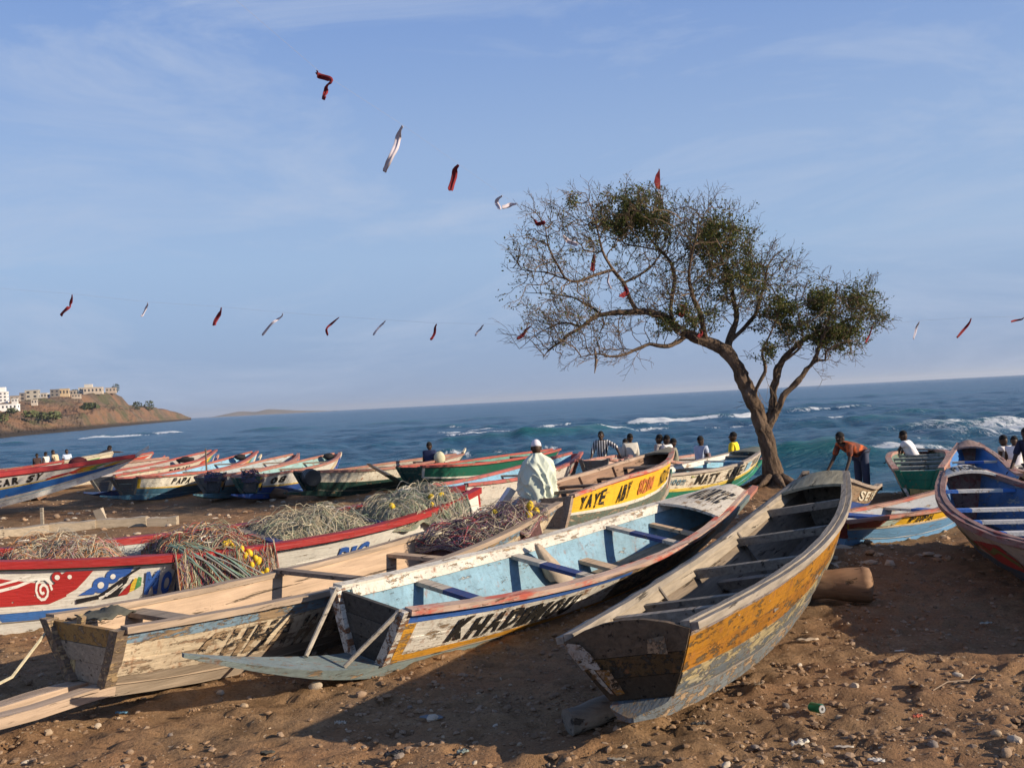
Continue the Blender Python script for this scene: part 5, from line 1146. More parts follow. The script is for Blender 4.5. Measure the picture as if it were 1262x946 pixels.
# ------------------------------------------------------------------ nets
NM = {k: plain(c_, .9, .3, 30, 0) for k, c_ in dict(beige=(.42, .36, .26), straw=(.50, .44, .30), green=(.20, .25, .17), grey=(.24, .24, .22), purple=(.16, .10, .15), red=(.28, .035, .045), pink=(.42, .20, .20), white=(.60, .56, .48), teal=(.16, .25, .22), rust=(.36, .17, .07), dark=(.07, .065, .06), blue=(.06, .09, .18)).items()}
FLOATM = plain((.60, .41, .02), .6, .45, 22, .4)
def net(bo, label, x0, x1, yc, hw, H, cols, n, dr=0.0, dl=0.0, seed=1, floats=(), heap=(.16, .13, .10), base=.10, loops=3, rs=.0027, lens=(.35, 1.1)):
    P = BP[bo['_k']]; L = P['L']; rd = random.Random(seed)
    mw = bo.matrix_basis.copy(); xm = (x0 + x1) / 2; hx = (x1 - x0) / 2
    root = thing('fishing_net', label, 'net'); root.matrix_world = mw
    def surf(x, y):
        g_ = hull(P, min(1, max(0, x / L)), 1, 1); B_ = g_.y
        e = max(0., 1 - ((x - xm) / hx) ** 2); f = max(0., 1 - ((y - yc) / (hw + .01)) ** 2)
        nz_ = mnoise.noise(Vector((x * 3.1 + seed, y * 3.1, seed))) * .12 + mnoise.noise(Vector((x * 8 + seed, y * 8, 3))) * .035
        z = g_.z - base + (H + base) * (e ** .45) * (f ** .4) + nz_ * (.4 + e)
        if y < -B_: z = min(z, g_.z + .10 + nz_ * .6 - (-y - B_) * 1.6) if dr else z
        if dr and y < -B_ - .06: z = g_.z + .04 + nz_ - (-y - B_ - .06) * 2.6
        return z
    ya, yb = yc - hw - dr, yc + hw + dl
    def yl(x): return yc - hw - dr * max(.12, .55 + 1.1 * mnoise.noise(Vector((x * 3.4, seed * 1.7, 2))))      # ragged hem
    q = MB(); nx_, ny_ = max(8, int((x1 - x0) / .07)), max(8, int((yb - ya) / .07)); vs = []
    for i in range(nx_ + 1):
        for j in range(ny_ + 1):
            x = x0 + (x1 - x0) * i / nx_; y = yl(x) + (yb - yl(x)) * j / ny_; ed = (i in (0, nx_)) or (j in (0, ny_))
            vs.append(Vector((x, y, surf(x, y) - .03 - (.25 if ed and not (dr and j == 0) else 0))))
    q.add(vs, [(i * (ny_ + 1) + j, (i + 1) * (ny_ + 1) + j, (i + 1) * (ny_ + 1) + j + 1, i * (ny_ + 1) + j + 1) for i in range(nx_) for j in range(ny_)])
    q.build('heap', plain(heap, .95, .45, 22, .8, 0, .03), root, sharp=0)
    for ci, (ck, share) in enumerate(cols):
        q = MB()
        for _ in range(int(n * 2.7 * share)):
            x = rd.uniform(x0, x1); y = rd.uniform(ya, yb); a_ = rd.uniform(0, 6.28) if not dr or rd.random() < .4 else rd.choice((1.57, -1.57)) + rd.gauss(0, .35)
            ln = rd.uniform(*lens); k = rd.gauss(0, 3.0); pts = []; lift = rd.uniform(-.01, .045); st = .07; hop = rd.uniform(.03, .16) if rd.random() < .14 else 0
            for s in range(int(ln / st)):
                xx = min(x1, max(x0, x)); yy = min(yb, max(yl(xx) - .03, y))
                pts.append(Vector((xx, yy, surf(xx, yy) + lift + hop * math.sin(min(1, s * st / ln) * 3.14) + rd.uniform(-.012, .012))))
                a_ += k * st + rd.gauss(0, .35); x += math.cos(a_) * st; y += math.sin(a_) * st
            if len(pts) > 2: q.tube(pts, rs * rd.uniform(.6, 1.7), 3, caps=False)
        q.build('netting', NM[ck], root, kind='stuff')
    for k in range(loops):                                          # coils of cord standing out of the heap
        x = rd.uniform(x0 + .1, x1 - .1); y = rd.uniform(yc - hw * .8, yc + hw * .8); r_ = rd.uniform(.05, .09); z = surf(x, y); tl = rd.uniform(-.9, .9)
        q = MB(); q.tube([Vector((x + r_ * math.cos(a_), y + r_ * math.sin(a_) * math.cos(tl), z + .04 + r_ * .5 + r_ * math.sin(a_) * math.sin(tl))) for a_ in [.5 * i for i in range(12)]], .008, 5); q.build('cord_loop', NM['straw' if k % 2 else 'white'], root)
    for (fx, fy, fz, r_) in floats:
        q = MB(); z = surf(fx, fy) + fz; rot = Matrix.Rotation(rd.uniform(-.5, .5), 3, 'X') @ Matrix.Rotation(rd.uniform(-.5, .5), 3, 'Y')
        q.ball((fx, fy, z), (r_ * .8, r_ * .8, r_ * 1.15), rot, seg=14, rings=10); q.ball((fx, fy, z), (r_ * .25, r_ * .25, r_ * 1.24), rot, seg=8, rings=6); q.build('float', FLOATM, root)
    return root
Lm = BP['mor']['L']
net(b_mor, 'tangled pale net with a yellow disc float in the scroll-painted boat stern', .15, 1.45, .16, .40, .09, (('beige', .3), ('grey', .4), ('pink', .1), ('rust', .2)), 480, seed=3, loops=4, floats=((.55, -.36, .06, .085),))
n2 = net(b_mor, 'multicoloured net with yellow floats spilling over the red gunwale', 1.78, 3.0, -.22, .62, .14, (('beige', .25), ('purple', .2), ('rust', .22), ('green', .2), ('red', .13)), 900, dr=.42, seed=5, loops=4,
    floats=tuple((2.46 + .085 * (k % 5) + .05 * math.sin(k * 3), -.76 - .055 * (k % 5) - .012 * (k % 3), .04 + .02 * math.sin(k * 5), .043 + .006 * math.sin(k * 2)) for k in range(15)))
P = BP['mor']
for k in range(12):                                                 # hanks of green rope hanging down
    q = MB(); r_ = random.Random(k); t0 = 1.78 + .028 * k; g_ = hull(P, t0 / Lm, 1, -1); dx = .30 + .022 * k + r_.uniform(-.05, .05); pts = []
    for i in range(12):
        s = i / 11; pts.append(g_ + Vector((dx * s ** 1.2 * 1.5 + .015 * math.sin(s * 9 + k), .16 - .56 * s - .05 * math.sin(s * 3), .15 - .52 * s ** 1.6 + .02 * math.sin(s * 6 + k * 2))))
    q.tube(pts, [.008 + .005 * math.sin(i * 1.1 + k) ** 2 for i in range(12)], 5); q.build('rope_hank', NM[('teal', 'green', 'grey')[k % 3]], n2)
net(b_mor, 'straw coloured net heap amidships in the red-gunwaled boat', 3.2, 4.75, .12, .60, .12, (('beige', .4), ('straw', .25), ('grey', .2), ('green', .15)), 800, dr=.08, seed=8, loops=4)
net(b_mor, 'grey-green net heap with yellow floats in the bow of the red-gunwaled boat', 4.8, 6.3, -.02, .56, .20, (('grey', .35), ('beige', .25), ('green', .25), ('straw', .15)), 850, dr=.18, seed=9, loops=7, floats=((5.05, -.35, .05, .055), (5.75, -.30, .05, .06), (5.87, -.36, .03, .055), (5.65, -.45, .03, .055)))
P = BP['chh']
net(b_chh, 'dark purple and red net with yellow floats in the bow of the bare-wood boat', 4.7, 6.45, .02, .40, .05, (('purple', .32), ('dark', .30), ('red', .10), ('beige', .28)), 900, seed=12, loops=10, heap=(.09, .045, .045), floats=((5.75, -.05, .06, .055), (6.16, -.30, .03, .062), (6.25, -.26, .08, .06), (6.34, -.30, .02, .06), (6.38, -.20, .10, .055)))
for key, lab, sd_ in (('wst', 'dark net bundle draped over the stern of the white panelled boat', 22), ('oeight', 'purple-grey net bundle draped over the stern of the boat numbered 08', 23)):
    bo = [o for o in bpy.data.objects if o.get('_k') == key][0]
    net(bo, lab, -.20, .10, -.10, .20, .02, (('dark', .5), ('blue', .25), ('purple', .25)), 160, dr=.15, seed=sd_, loops=0, heap=(.05, .05, .05), rs=.010)

# ------------------------------------------------------------------ people
SKIN = plain((.055, .032, .022), .55, .2, 6, 0); HAIR = plain((.010, .009, .009), .9, .2, 40, .3)
PEOPLE = []
def skin_obj(name, verts, edges, rads, mat, parent, sub=2):
    me_ = bpy.data.meshes.new(name); me_.from_pydata([tuple(v) for v in verts], edges, []); me_.materials.append(mat)
    o = bpy.data.objects.new(name, me_); COL.objects.link(o); o.parent = parent
    mo = o.modifiers.new('skin', 'SKIN'); mo.use_smooth_shade = True
    for i, r_ in enumerate(rads): me_.skin_vertices[0].data[i].radius = (r_, r_) if not isinstance(r_, tuple) else r_
    me_.skin_vertices[0].data[0].use_root = True
    s_ = o.modifiers.new('sub', 'SUBSURF'); s_.levels = s_.render_levels = sub
    return o
def person(label, loc, face, shirt, legs=(.06, .06, .08), lean=0., sit=False, armL=(.1, .12, .3), armR=(.1, .12, .3), head=(0., 0.), hgt=1.74, sleeve=.6, pattern=None, dress=False, long_leg=True, robe=False, cap=None, group='people among the boats', skin=None, knee=(1.45, .0)):
    k = hgt / 1.69; root = thing('person', label, 'person', loc, (0, 0, face), group)
    pz = .10 if sit else .92
    up_ = Vector((0, math.sin(lean), math.cos(lean))); fw = Vector((0, math.cos(lean), -math.sin(lean)))
    pel = Vector((0, 0, pz)); spi = pel + up_ * .2; che = pel + up_ * .40; nek = pel + up_ * .51
    hp = lean * .6 + head[0]; hu = Vector((0, math.sin(hp), math.cos(hp))); hb = nek + hu * .04; hc = hb + hu * .105
    V = [pel, spi, che, nek, hb]; E = [(0, 1), (1, 2), (2, 3), (3, 4)]; RD_ = [.105, .095, .105, .075, .07] if not robe else [.10, .09, .09, .07, .07]
    J = {}; extra = MB()
    for s, (a_, o_, e_) in ((1, armL), (-1, armR)):                 # +x = right-hand side of the viewer behind
        sh = che + up_ * .07 + Vector((s * (.165 if not robe else .12), 0, 0)); d1 = Vector((s * math.sin(o_), math.sin(a_) * math.cos(o_), -math.cos(a_) * math.cos(o_)))
        d2 = Vector((s * math.sin(o_) * .5, math.sin(a_ + e_), -math.cos(a_ + e_))).normalized()
        el = sh + d1 * .28; wr = el + d2 * .25; pm = wr + d2 * .07
        b0 = len(V); V += [sh, el, wr, pm]; E += [(2, b0), (b0, b0 + 1), (b0 + 1, b0 + 2), (b0 + 2, b0 + 3)]; RD_ += [.046, .040, .029, .034]
        J[s] = (sh, el, wr)
        sx_ = Vector((0, 1, 0)).cross(d2); sx_ = sx_.normalized() if sx_.length > .1 else Vector((1, 0, 0)); sy_ = d2.cross(sx_)
        for f in range(4):
            c0 = pm + sx_ * ((f - 1.5) * .018) + d2 * .02; ln = (.07, .082, .078, .06)[f]
            extra.tube([c0, c0 + d2 * ln * .55 + sy_ * .004, c0 + d2 * ln + sy_ * .016], [.009, .0085, .006], 6)
        c0 = pm - sx_ * .03 - d2 * .02; extra.tube([c0, c0 - sx_ * .022 + d2 * .03, c0 - sx_ * .026 + d2 * .06], [.011, .010, .007], 6)
    LG = []
    for s in (1, -1):
        hi = pel + Vector((s * .085, 0, -.04)); al = (knee[0] if sit else knee[1] * s); d1 = Vector((s * .06, math.sin(al), -math.cos(al))).normalized()
        kn = hi + d1 * .42; sl = -.15 if sit else -.02; an = kn + Vector((0, math.sin(sl), -math.cos(sl))) * .41; toe = an + Vector((s * .02, .17, -.035)); b0 = len(V)
        V += [hi, kn, an, toe]; E += [(0, b0), (b0, b0 + 1), (b0 + 1, b0 + 2), (b0 + 2, b0 + 3)]; RD_ += [.085, .058, .038, .034]; LG.append((hi, kn, an))
    body = skin_obj('body', [v * k for v in V], E, [r_ * k for r_ in RD_], skin or SKIN, root)
    rot = Matrix.Rotation(-hp, 3, 'X') if False else Matrix.Rotation(head[1], 3, 'Z') @ Matrix.Rotation(-hp, 3, 'X')
    def hd(v): return hc + rot @ Vector(v)
    extra.ball(hc, (.076, .094, .118), rot, seg=16, rings=12)                          # skull
    extra.ball(hd((0, .045, -.07)), (.052, .052, .05), rot, seg=12, rings=8)           # jaw
    extra.tube([hd((0, .088, .015)), hd((0, .112, -.022)), hd((0, .088, -.034))], [.010, .018, .012], 6)  # nose
    extra.ball(hd((0, .088, -.062)), (.026, .012, .012), rot, seg=8, rings=6)          # lips
    for s in (1, -1): extra.ball(hd((s * .078, -.005, -.01)), (.010, .022, .032), rot, seg=8, rings=6); extra.ball(hd((s * .03, .083, .028)), (.02, .012, .008), rot, seg=6, rings=5)
    PEOPLE.append((body, [tuple(Vector(v) * k) for v in extra.v], extra.f))
    q = MB()
    for s in (1, -1): q.ball(hd((s * .031, .083, .012)) * k, (.013 * k, .010 * k, .009 * k), rot, seg=8, rings=6)
    q.build('eyes', plain((.45, .42, .40), .3, .1), body)
    q = MB(); qs = []; n_ = 16
    for i in range(8):
        th = 1.62 * i / 7; rr_ = math.sin(th); zz = math.cos(th)
        qs.append([hd((.082 * rr_ * math.cos(a_), -.008 + (.100 if math.sin(a_) < .3 or i < 5 else .090) * rr_ * math.sin(a_), .018 + .108 * zz)) * k for a_ in [6.283 * j / n_ for j in range(n_)]])
    q.loft(qs, closed=True); q.build('hair' if not cap else 'cap', HAIR if not cap else cap, body, sharp=0)
    if not robe:
        sm_ = pattern or plain(shirt, .9, .18, 9, .3)
        vs = [pel + up_ * (-.13), spi, che, che + up_ * .10]; es = [(0, 1), (1, 2), (2, 3)]; rs_ = [.155, .15, .155, .085]
        for s in (1, -1):
            sh, el, wr = J[s]; b0 = len(vs); vs += [sh, sh.lerp(el, min(1, sleeve))]; es += [(2, b0), (b0, b0 + 1)]; rs_ += [.075, .066]
            if sleeve > 1: vs += [el.lerp(wr, sleeve - 1)]; es += [(b0 + 1, b0 + 2)]; rs_ += [.045]
        PEOPLE.append((skin_obj('shirt' if not dress else 'dress', [v * k for v in vs], es, [r_ * k for r_ in rs_], sm_, root), [], []))
        if dress:
            q = MB(); q.loft([[Vector((math.cos(a_) * rr_ * (1 + .06 * math.sin(a_ * 5 + z)), math.sin(a_) * rr_ * .85, z)) * k for a_ in [6.283 * j / 24 for j in range(24)]] for z, rr_ in ((1.02, .15), (.9, .19), (.7, .22), (.5, .25), (.42, .26))]); q.build('skirt', sm_, root)
        else:
            vs = [pel + up_ * .04]; es = []; rs_ = [.14]
            for hi, kn, an in LG:
                b0 = len(vs); vs += [hi, kn] + ([an + Vector((0, 0, .04))] if long_leg else []); es += [(0, b0), (b0, b0 + 1)] + ([(b0 + 1, b0 + 2)] if long_leg else []); rs_ += [.105, .082] + ([.065] if long_leg else [])
            PEOPLE.append((skin_obj('trousers', [v * k for v in vs], es, [r_ * k for r_ in rs_], plain(legs, .9, .2, 8, .3), root), [], []))
    return root
def stand(px, py, hgt=1.74, top=None):
    """where along the sight line of a head a person of this height stands on the beach"""
    top = top or hgt
    for i in range(900):
        y = 14 + i * .05; p = at(px, py, y); c = y - float(crest(p.x))
        if c > .3 and p.z - float(gz(p.x, p.y)) >= top: break
    return Vector((p.x, p.y, float(gz(p.x, p.y)) - .02))
SH = 'people standing by the row of boats'
person('bare-armed person in dark brown shirt beside the one in a cream shirt', stand(45, 558), .3, (.06, .035, .03), lean=.15, group=SH)
person('person in white vest turned towards the person in dark brown', stand(56, 556), 1.2, (.62, .58, .52), sleeve=.1, group=SH)
person('person in pale yellow shirt with head bowed near the row of boats', stand(70, 554, top=1.68), 1.4, (.55, .45, .30), lean=.3, head=(.3, 0), group=SH)
person('person in light blue shirt standing at the end of the row people', stand(82, 553), -2.6, (.50, .58, .70), group=SH)
person('man leaning low over the bow of the cream boat', stand(120, 555, top=1.25), -1.2, (.04, .04, .05), lean=1.0, armL=(1.4, .1, .1), armR=(1.4, .1, .1), group=SH)
pb = at(530, 569, 31.0)
person('man in navy waistcoat and white sleeves sitting with his back turned on a boat', (pb.x, pb.y, .30), -.25, (.02, .028, .075), sit=True, armL=(.4, .2, .9), armR=(.3, .2, .6), sleeve=.35)
q = MB(); q.ball((0, 0, .16), (.17, .13, .2), jit=.06, seg=14, rings=10); o = q.build('cloth_bag', plain((.55, .52, .36), .85, .2, 8, .4)); o.location = at(541, 566, 30.8) + Vector((.02, 0, -.12)); tag(o, 'pale yellow bag beside the man in the navy waistcoat', 'bag')
strp, t, b = _new('striped_cloth'); wv = t.nodes.new('ShaderNodeTexWave'); wv.inputs['Scale'].default_value = 4.5; c_ = t.nodes.new('ShaderNodeTexCoord'); t.links.new(c_.outputs['Object'], wv.inputs['Vector'])
t.links.new(_ramp(t, wv.outputs['Fac'], .45, .55, (.02, .02, .03, 1), (.62, .60, .58, 1)), b.inputs['Base Color']); b.inputs['Roughness'].default_value = .9
MID = 'people gathered behind the yellow banded boat'
person('man in black and white striped shirt stretching one arm out', stand(741, 535, top=1.62), 2.9, (.5, .5, .5), pattern=strp, lean=.12, armL=(.15, .3, .5), armR=(.5, 1.0, .1), sleeve=1.3, group=MID)
person('person in white shirt crouching in front of the man in stripes', stand(766, 546, top=1.42), -.6, (.52, .50, .46), lean=.35, head=(.2, 0), group=MID, hgt=1.6)
person('tall man in loose grey-white shirt seen from behind', stand(776, 533), .2, (.52, .50, .45), sleeve=1.2, group=MID)
person('person in grey shirt at the head of the three by the boat bow', stand(812, 534), 1.0, (.30, .28, .28), group=MID)
person('person in white shirt between two others by the boat bow', stand(821, 535), .9, (.62, .60, .60), group=MID)
person('person in olive shirt nearest the boat bow of the three', stand(829, 539), 1.3, (.22, .21, .16), group=MID)
person('person in blue-white shirt standing alone by the pink gunwaled boat', stand(863, 536), -.9, (.36, .42, .56), group=MID)
person('person in bright yellow shirt looking out by the leaning tree', stand(903, 531), 1.1, (.74, .58, .03), sleeve=.7, group=MID)
opat, t, b = _new('orange_print_cloth'); t.links.new(_ramp(t, _noise(t, 7, 3, .6), .42, .58, (.10, .03, .02, 1), (.52, .10, .02, 1)), b.inputs['Base Color']); b.inputs['Roughness'].default_value = .9
po = at(1064, 610, 20.6); po.z = float(gz(po.x, po.y))
person('man in orange patterned shirt bending over the brown dinghy', po, 2.0, (.4, .1, .03), pattern=opat, legs=(.05, .06, .10), lean=1.2, armL=(.35, .12, .25), armR=(.15, .1, .35), head=(-.35, 0), sleeve=.9, hgt=1.66)
person('child in white shirt leaning on the green transom boat bow', stand(1127, 540, top=1.30), .9, (.66, .64, .66), lean=.45, armL=(.6, .1, .3), armR=(.6, .1, .3), sleeve=.5, hgt=1.55)
person('girl in long white dress beside the edge boat', stand(1238, 534, top=1.6), .5, (.60, .58, .58), dress=True, sleeve=.3, head=(.3, 0), hgt=1.6)
person('child in white top behind the girl in the white dress', stand(1249, 535, top=1.5), -.5, (.60, .58, .62), sleeve=.3, lean=.2, head=(.3, 0), hgt=1.5)
pe = at(1266, 530, 19.2); person('person in navy shirt reaching down to the edge of a boat', (pe.x + .12, pe.y, pe.z - 1.62), 2.2, (.02, .022, .05), lean=.45, armL=(.5, .1, .1), armR=(.7, .15, .1), head=(.1, 0), sleeve=.9)

# the seated man in the robe
ps = at(664, 611, 15.85); ps.z = BP['yry']['zb'] + .70
rb = person('man in pale green robe and white cap sitting on the boat stern, back turned', ps, .15, (.6, .6, .5), sit=True, robe=True, cap=plain((.70, .65, .70), .9, .08, 10, .2), armL=(.5, .08, 1.0), armR=(.5, .08, 1.0), head=(.12, 0), hgt=1.70)
q = MB(); secs = []
RB = [(-.06, .255, .25, .08), (.0, .265, .26, .08), (.08, .27, .26, .07), (.18, .275, .25, .06), (.28, .275, .235, .04), (.38, .272, .215, .03), (.46, .262, .19, .02), (.53, .24, .16, .01), (.575, .205, .135, .01), (.615, .15, .105, .015), (.65, .095, .09, .02), (.675, .085, .08, .02)]
RZ = [r_[0] for r_ in RB]
for i in range(46):
    z = RZ[0] + (RZ[-1] - RZ[0]) * i / 45; a_, b_, fy = (float(np.interp(z, RZ, [r_[k] for r_ in RB])) for k in (1, 2, 3)); row = []
    for j in range(110):
        an = 6.283 * j / 110; w_ = max(0., 1 - z / .66); cx_, cy_ = math.cos(an), math.sin(an)
        nn = Vector((cx_ * 1.1 + z * .9, cy_ * 1.1, z * 1.5)); warp = mnoise.noise(nn * 1.3) * 1.6
        ridge_ = 1 - abs(math.sin(an * 4.5 + z * 7 + warp * 2.2)); sag = 1 - abs(math.sin(z * 17 - 3.0 * abs(cx_) + warp * 2.5 + an * .8))
        fold = (.050 * ridge_ ** 2 * (.25 + w_) + .034 * sag ** 3 * (.3 + .7 * w_) + .05 * mnoise.noise(nn * 2.2) - .018) * min(1., (.69 - z) * 7)
        row.append(Vector(((a_ + fold) * cx_, (b_ + fold) * cy_ + fy, z + .02 * math.cos(an * 3 + 1) * w_)))
    secs.append(row)
q.loft(secs, caps=False); ro = q.build('robe', plain((.55, .60, .50), .85, .10, 5, .25), rb, sharp=0)
for s in (1, -1):                                                   # wide sleeves
    q = MB(); ss = []
    for i, (x, y, z, r_) in enumerate(((.15, .0, .50, .085), (.185, .02, .40, .09), (.20, .07, .28, .095), (.19, .17, .17, .10), (.16, .27, .12, .095))):
        ss.append([Vector((s * x + r_ * math.cos(a_) * (1 + .1 * math.sin(a_ * 4 + i)), y + r_ * .8 * math.sin(a_), z + .4 * r_ * math.cos(a_ + .8) * s * -1)) for a_ in [6.283 * j / 20 for j in range(20)]])
    q.loft(ss); q.build('sleeve', plain((.55, .60, .50), .85, .10, 5, .25), rb, sharp=0)
# bake the grown bodies and clothes
dg = bpy.context.evaluated_depsgraph_get(); dg.update()
for o, ev, ef in PEOPLE:
    em = bpy.data.meshes.new_from_object(o.evaluated_get(dg)); vs = [tuple(v.co) for v in em.vertices]; fs = [tuple(p.vertices) for p in em.polygons]; b0 = len(vs)
    me_ = bpy.data.meshes.new(o.name); me_.from_pydata(vs + list(ev), [], fs + [tuple(b0 + i for i in f) for f in ef]); me_.materials.append(o.data.materials[0])
    me_.polygons.foreach_set('use_smooth', [True] * len(me_.polygons)); o.modifiers.clear(); o.data = me_; bpy.data.meshes.remove(em)

# ------------------------------------------------------------------ logs, beams, odds and ends
def log(a, b_, r0, r1, label, mat, rnd=True, name='log', seg=18, group=None):
    a = Vector(a); b_ = Vector(b_); d = (b_ - a); n = 14; pts = []; rr_ = []
    for i in range(n + 1):
        s = i / n; pts.append(d * s + Vector((0, 0, .012 * math.sin(s * 5)))); rr_.append((r0 + (r1 - r0) * s) * (1 + .03 * math.sin(s * 11)))
    if rnd:
        u_ = d.normalized()
        for k in (1, 2, 3, 4): pts.append(d + u_ * r1 * .42 * math.sin(k * .39)); rr_.append(r1 * math.cos(k * .36) ** .75)
    q = MB(); q.tube(pts, rr_, seg)
    q.v = [tuple(Vector(v) * 1 + Vector((mnoise.noise(Vector(v) * 4), mnoise.noise(Vector(v) * 4 + Vector((7, 0, 0))), mnoise.noise(Vector(v) * 4 + Vector((0, 7, 0))))) * .02) for v in q.v]
    o = q.build(name, mat, sharp=60); o.location = a; return tag(o, label, 'log', group)
m_log = wood((.32, .19, .11), .55, sc=.6)
a = atz(700, 886, .06); b_ = atz(812, 858, .08); log(b_, a, .085, .10, 'grey split log lying crossways under the amber boat stern', wood((.27, .23, .18), .5), False)
log((3.0, 11.05, .15), (3.62, 10.88, .18), .14, .19, 'smooth round-ended brown log lying under the amber boat side', m_log)
p = atz(52, 616); log((p.x - .9, p.y + .9, .12), (p.x, p.y, .13), .15, .15, 'dark log roller under the royal blue banded boat', wood((.30, .17, .10)), False)
q = MB(); p = atz(28, 617); q.box((0, 0, .12), (.32, .2, .13), jit=.02); o = q.build('timber_block', wood((.12, .08, .055))); o.location = p; tag(o, 'dark timber block under the royal blue banded boat beside the log roller', 'block')
p = atz(352, 613); log((p.x - .40, p.y + .1, .12), (p.x, p.y, .12), .15, .13, 'short brown log stub beside the boat numbered 08', wood((.26, .17, .115)))
p = atz(412, 611); log((p.x - .55, p.y + .35, .15), (p.x, p.y, .15), .16, .16, 'sawn log roller with pale cut end by the white boat', wood((.33, .22, .12)), False)
for (pa, pb_, lab) in (((-30, 664), (60, 655), 'long grey timber beam, west end of the beam line on the sand'), ((61, 654), (118, 649.5), 'grey timber beam between two others on the sand'), ((119, 649), (181, 645), 'pale timber beam next to the east end of the beam line'), ((183, 647), (219, 645), 'short pale timber at the east end of the beam line')):
    a = atz(*pa); b_ = atz(*pb_); d = b_ - a; q = MB(); secs = []
    for s in lin(0, 1, 9):
        c_ = d * s + Vector((0, 0, .01 * math.sin(s * 8))); n_ = Vector((-d.y, d.x, 0)).normalized() * .11; j = .008 * math.sin(s * 21)
        secs.append([c_ - n_ + Vector((0, 0, -.05)), c_ - n_ + Vector((0, 0, .15 + j)), c_ + n_ + Vector((0, 0, .16 - j)), c_ + n_ + Vector((0, 0, -.05))])
    q.loft(secs); o = q.build('timber_beam', wood((.46, .38, .28), .65)); o.location = a; tag(o, lab, 'beam', 'timber beams on the sand')
q = MB(); q.box((0, 0, .11), (.10, .05, .15), Matrix.Rotation(-.35, 3, 'Y'), jit=.02); o = q.build('concrete_slab', plain((.40, .34, .26), .95, .2, 5, .4)); o.location = atz(124, 640); tag(o, 'tilted broken slab standing behind the timber beams', 'slab')
q = MB(); q.box((0, 0, .14), (.03, .03, .2)); o = q.build('stake', wood((.42, .36, .28))); o.location = atz(55, 650) + Vector((0, -.1, .12)); tag(o, 'short wooden stake rising beside the timber beams', 'stake')
# drum on the white boat's stern
dr = thing('oil_drum', 'black drum lying across the stern of the rust streaked white boat', 'drum', at(383, 588, 26.3), (R(90), 0, R(20)))
q = MB(); q.tube([(0, 0, -.38), (0, 0, -.36), (0, 0, 0), (0, 0, .36), (0, 0, .38)], [.20, .21, .21, .21, .20], 24); q.build('shell', plain((.016, .022, .028), .5, .2), dr)
for z in (-.13, .13):
    q = MB(); q.tube([(0, 0, z - .012), (0, 0, z), (0, 0, z + .012)], [.211, .221, .211], 24); q.build('rib', plain((.02, .026, .03), .5, .2), dr)
bm = plain((.022, .022, .024), .9, .3, 6, .5)
for key, t_, lab in (('papa', .88, 'black bundle in the bow of the yellow framed pale blue boat'), ('oeight', .9, 'black bundle in the bow of the boat numbered 08'), ('diran', .72, 'black bundle in the flame painted cream boat')):
    bo = [o for o in bpy.data.objects if o.get('_k') == key][0]; g_ = hull(BP[key], t_, 1, 1)
    q = MB(); q.ball((g_.x, 0, g_.z + .02), (.17, g_.y * .5, .10), jit=.2, seg=16, rings=10); o = q.build('tarpaulin_bundle', bm, sharp=0); o.matrix_world = bo.matrix_basis.copy(); tag(o, lab, 'bundle', 'black bundles in the row boats')
# mooring rope of the bare-wood boat, mast stick
P = BP['chh']; q = MB(); q.tube([hull(P, 0, .8, 1) + Vector((-.05, .02, 0)), Vector((-.45, .36, .30)), Vector((-.95, .42, .16))], .012, 5); o = q.build('mooring_rope', NM['straw']); o.matrix_world = b_chh.matrix_basis.copy(); tag(o, 'taut cord from the bare-wood transom down to its prong', 'rope')
p = at(254, 566, 33); q = MB(); q.tube([(0, 0, -.4), (0, 0, .35)], [.03, .025], 6); o = q.build('mast_stub', w_dark); o.location = p; tag(o, 'short dark pole upright in the row of boats', 'pole')

# drink can
can = thing('drink_can', 'green crushed drink can lying on the bare ground', 'can', atz(1007, 878) + Vector((0, 0, .035)), (R(84), 0, R(24)))
q = MB(); q.tube([(0, 0, -.065), (0, 0, -.055), (0, 0, 0), (.004, 0, .045), (.002, 0, .058)], [.026, .033, .0325, .033, .028], 18, caps=False); q.build('can_wall', plain((.02, .20, .09), .35, .4, 14, .2, .4), can)
for z, nm in ((-.064, 'can_base'), (.057, 'can_lid')):
    q = MB(); q.tube([(0, 0, z - .001), (0, 0, z + .001)], [.027, .027], 18); q.tube([(0, 0, z - .003), (0, 0, z + .003)], [.029, .0285], 18, caps=False); q.build(nm, plain((.55, .56, .56), .35, .1, 10, .1, .9), can)
q = MB(); q.tube([(0, 0, .0585), (0, 0, .0595)], [.010, .010], 10); q.build('pull_tab', plain((.05, .05, .05), .4), can)

# loose stones one can pick out
ST = [plain(c_, .95, .22, 9, .5) for c_ in ((.40, .30, .20), (.44, .36, .27), (.30, .21, .14), (.22, .18, .15), (.50, .43, .34), (.36, .24, .15))]
def stone_mesh(i, sub=2):
    rd = random.Random(i); q = MB(); q.ball((0, 0, 0), (1, rd.uniform(.6, .95), rd.uniform(.45, .75)), seg=9, rings=6)
    q.v = [tuple(Vector(v) * (1 + .28 * mnoise.noise(Vector(v) * 1.6 + Vector((i, 0, 0))) + .10 * mnoise.noise(Vector(v) * 4 + Vector((i, 3, 0))))) for v in q.v]
    me_ = bpy.data.meshes.new('stone'); me_.from_pydata(q.v, [], q.f); me_.polygons.foreach_set('use_smooth', [True] * len(q.f)); me_.set_sharp_from_angle(angle=R(38)); me_.materials.append(ST[i % 6]); return me_
SM = [stone_mesh(i) for i in range(18)]
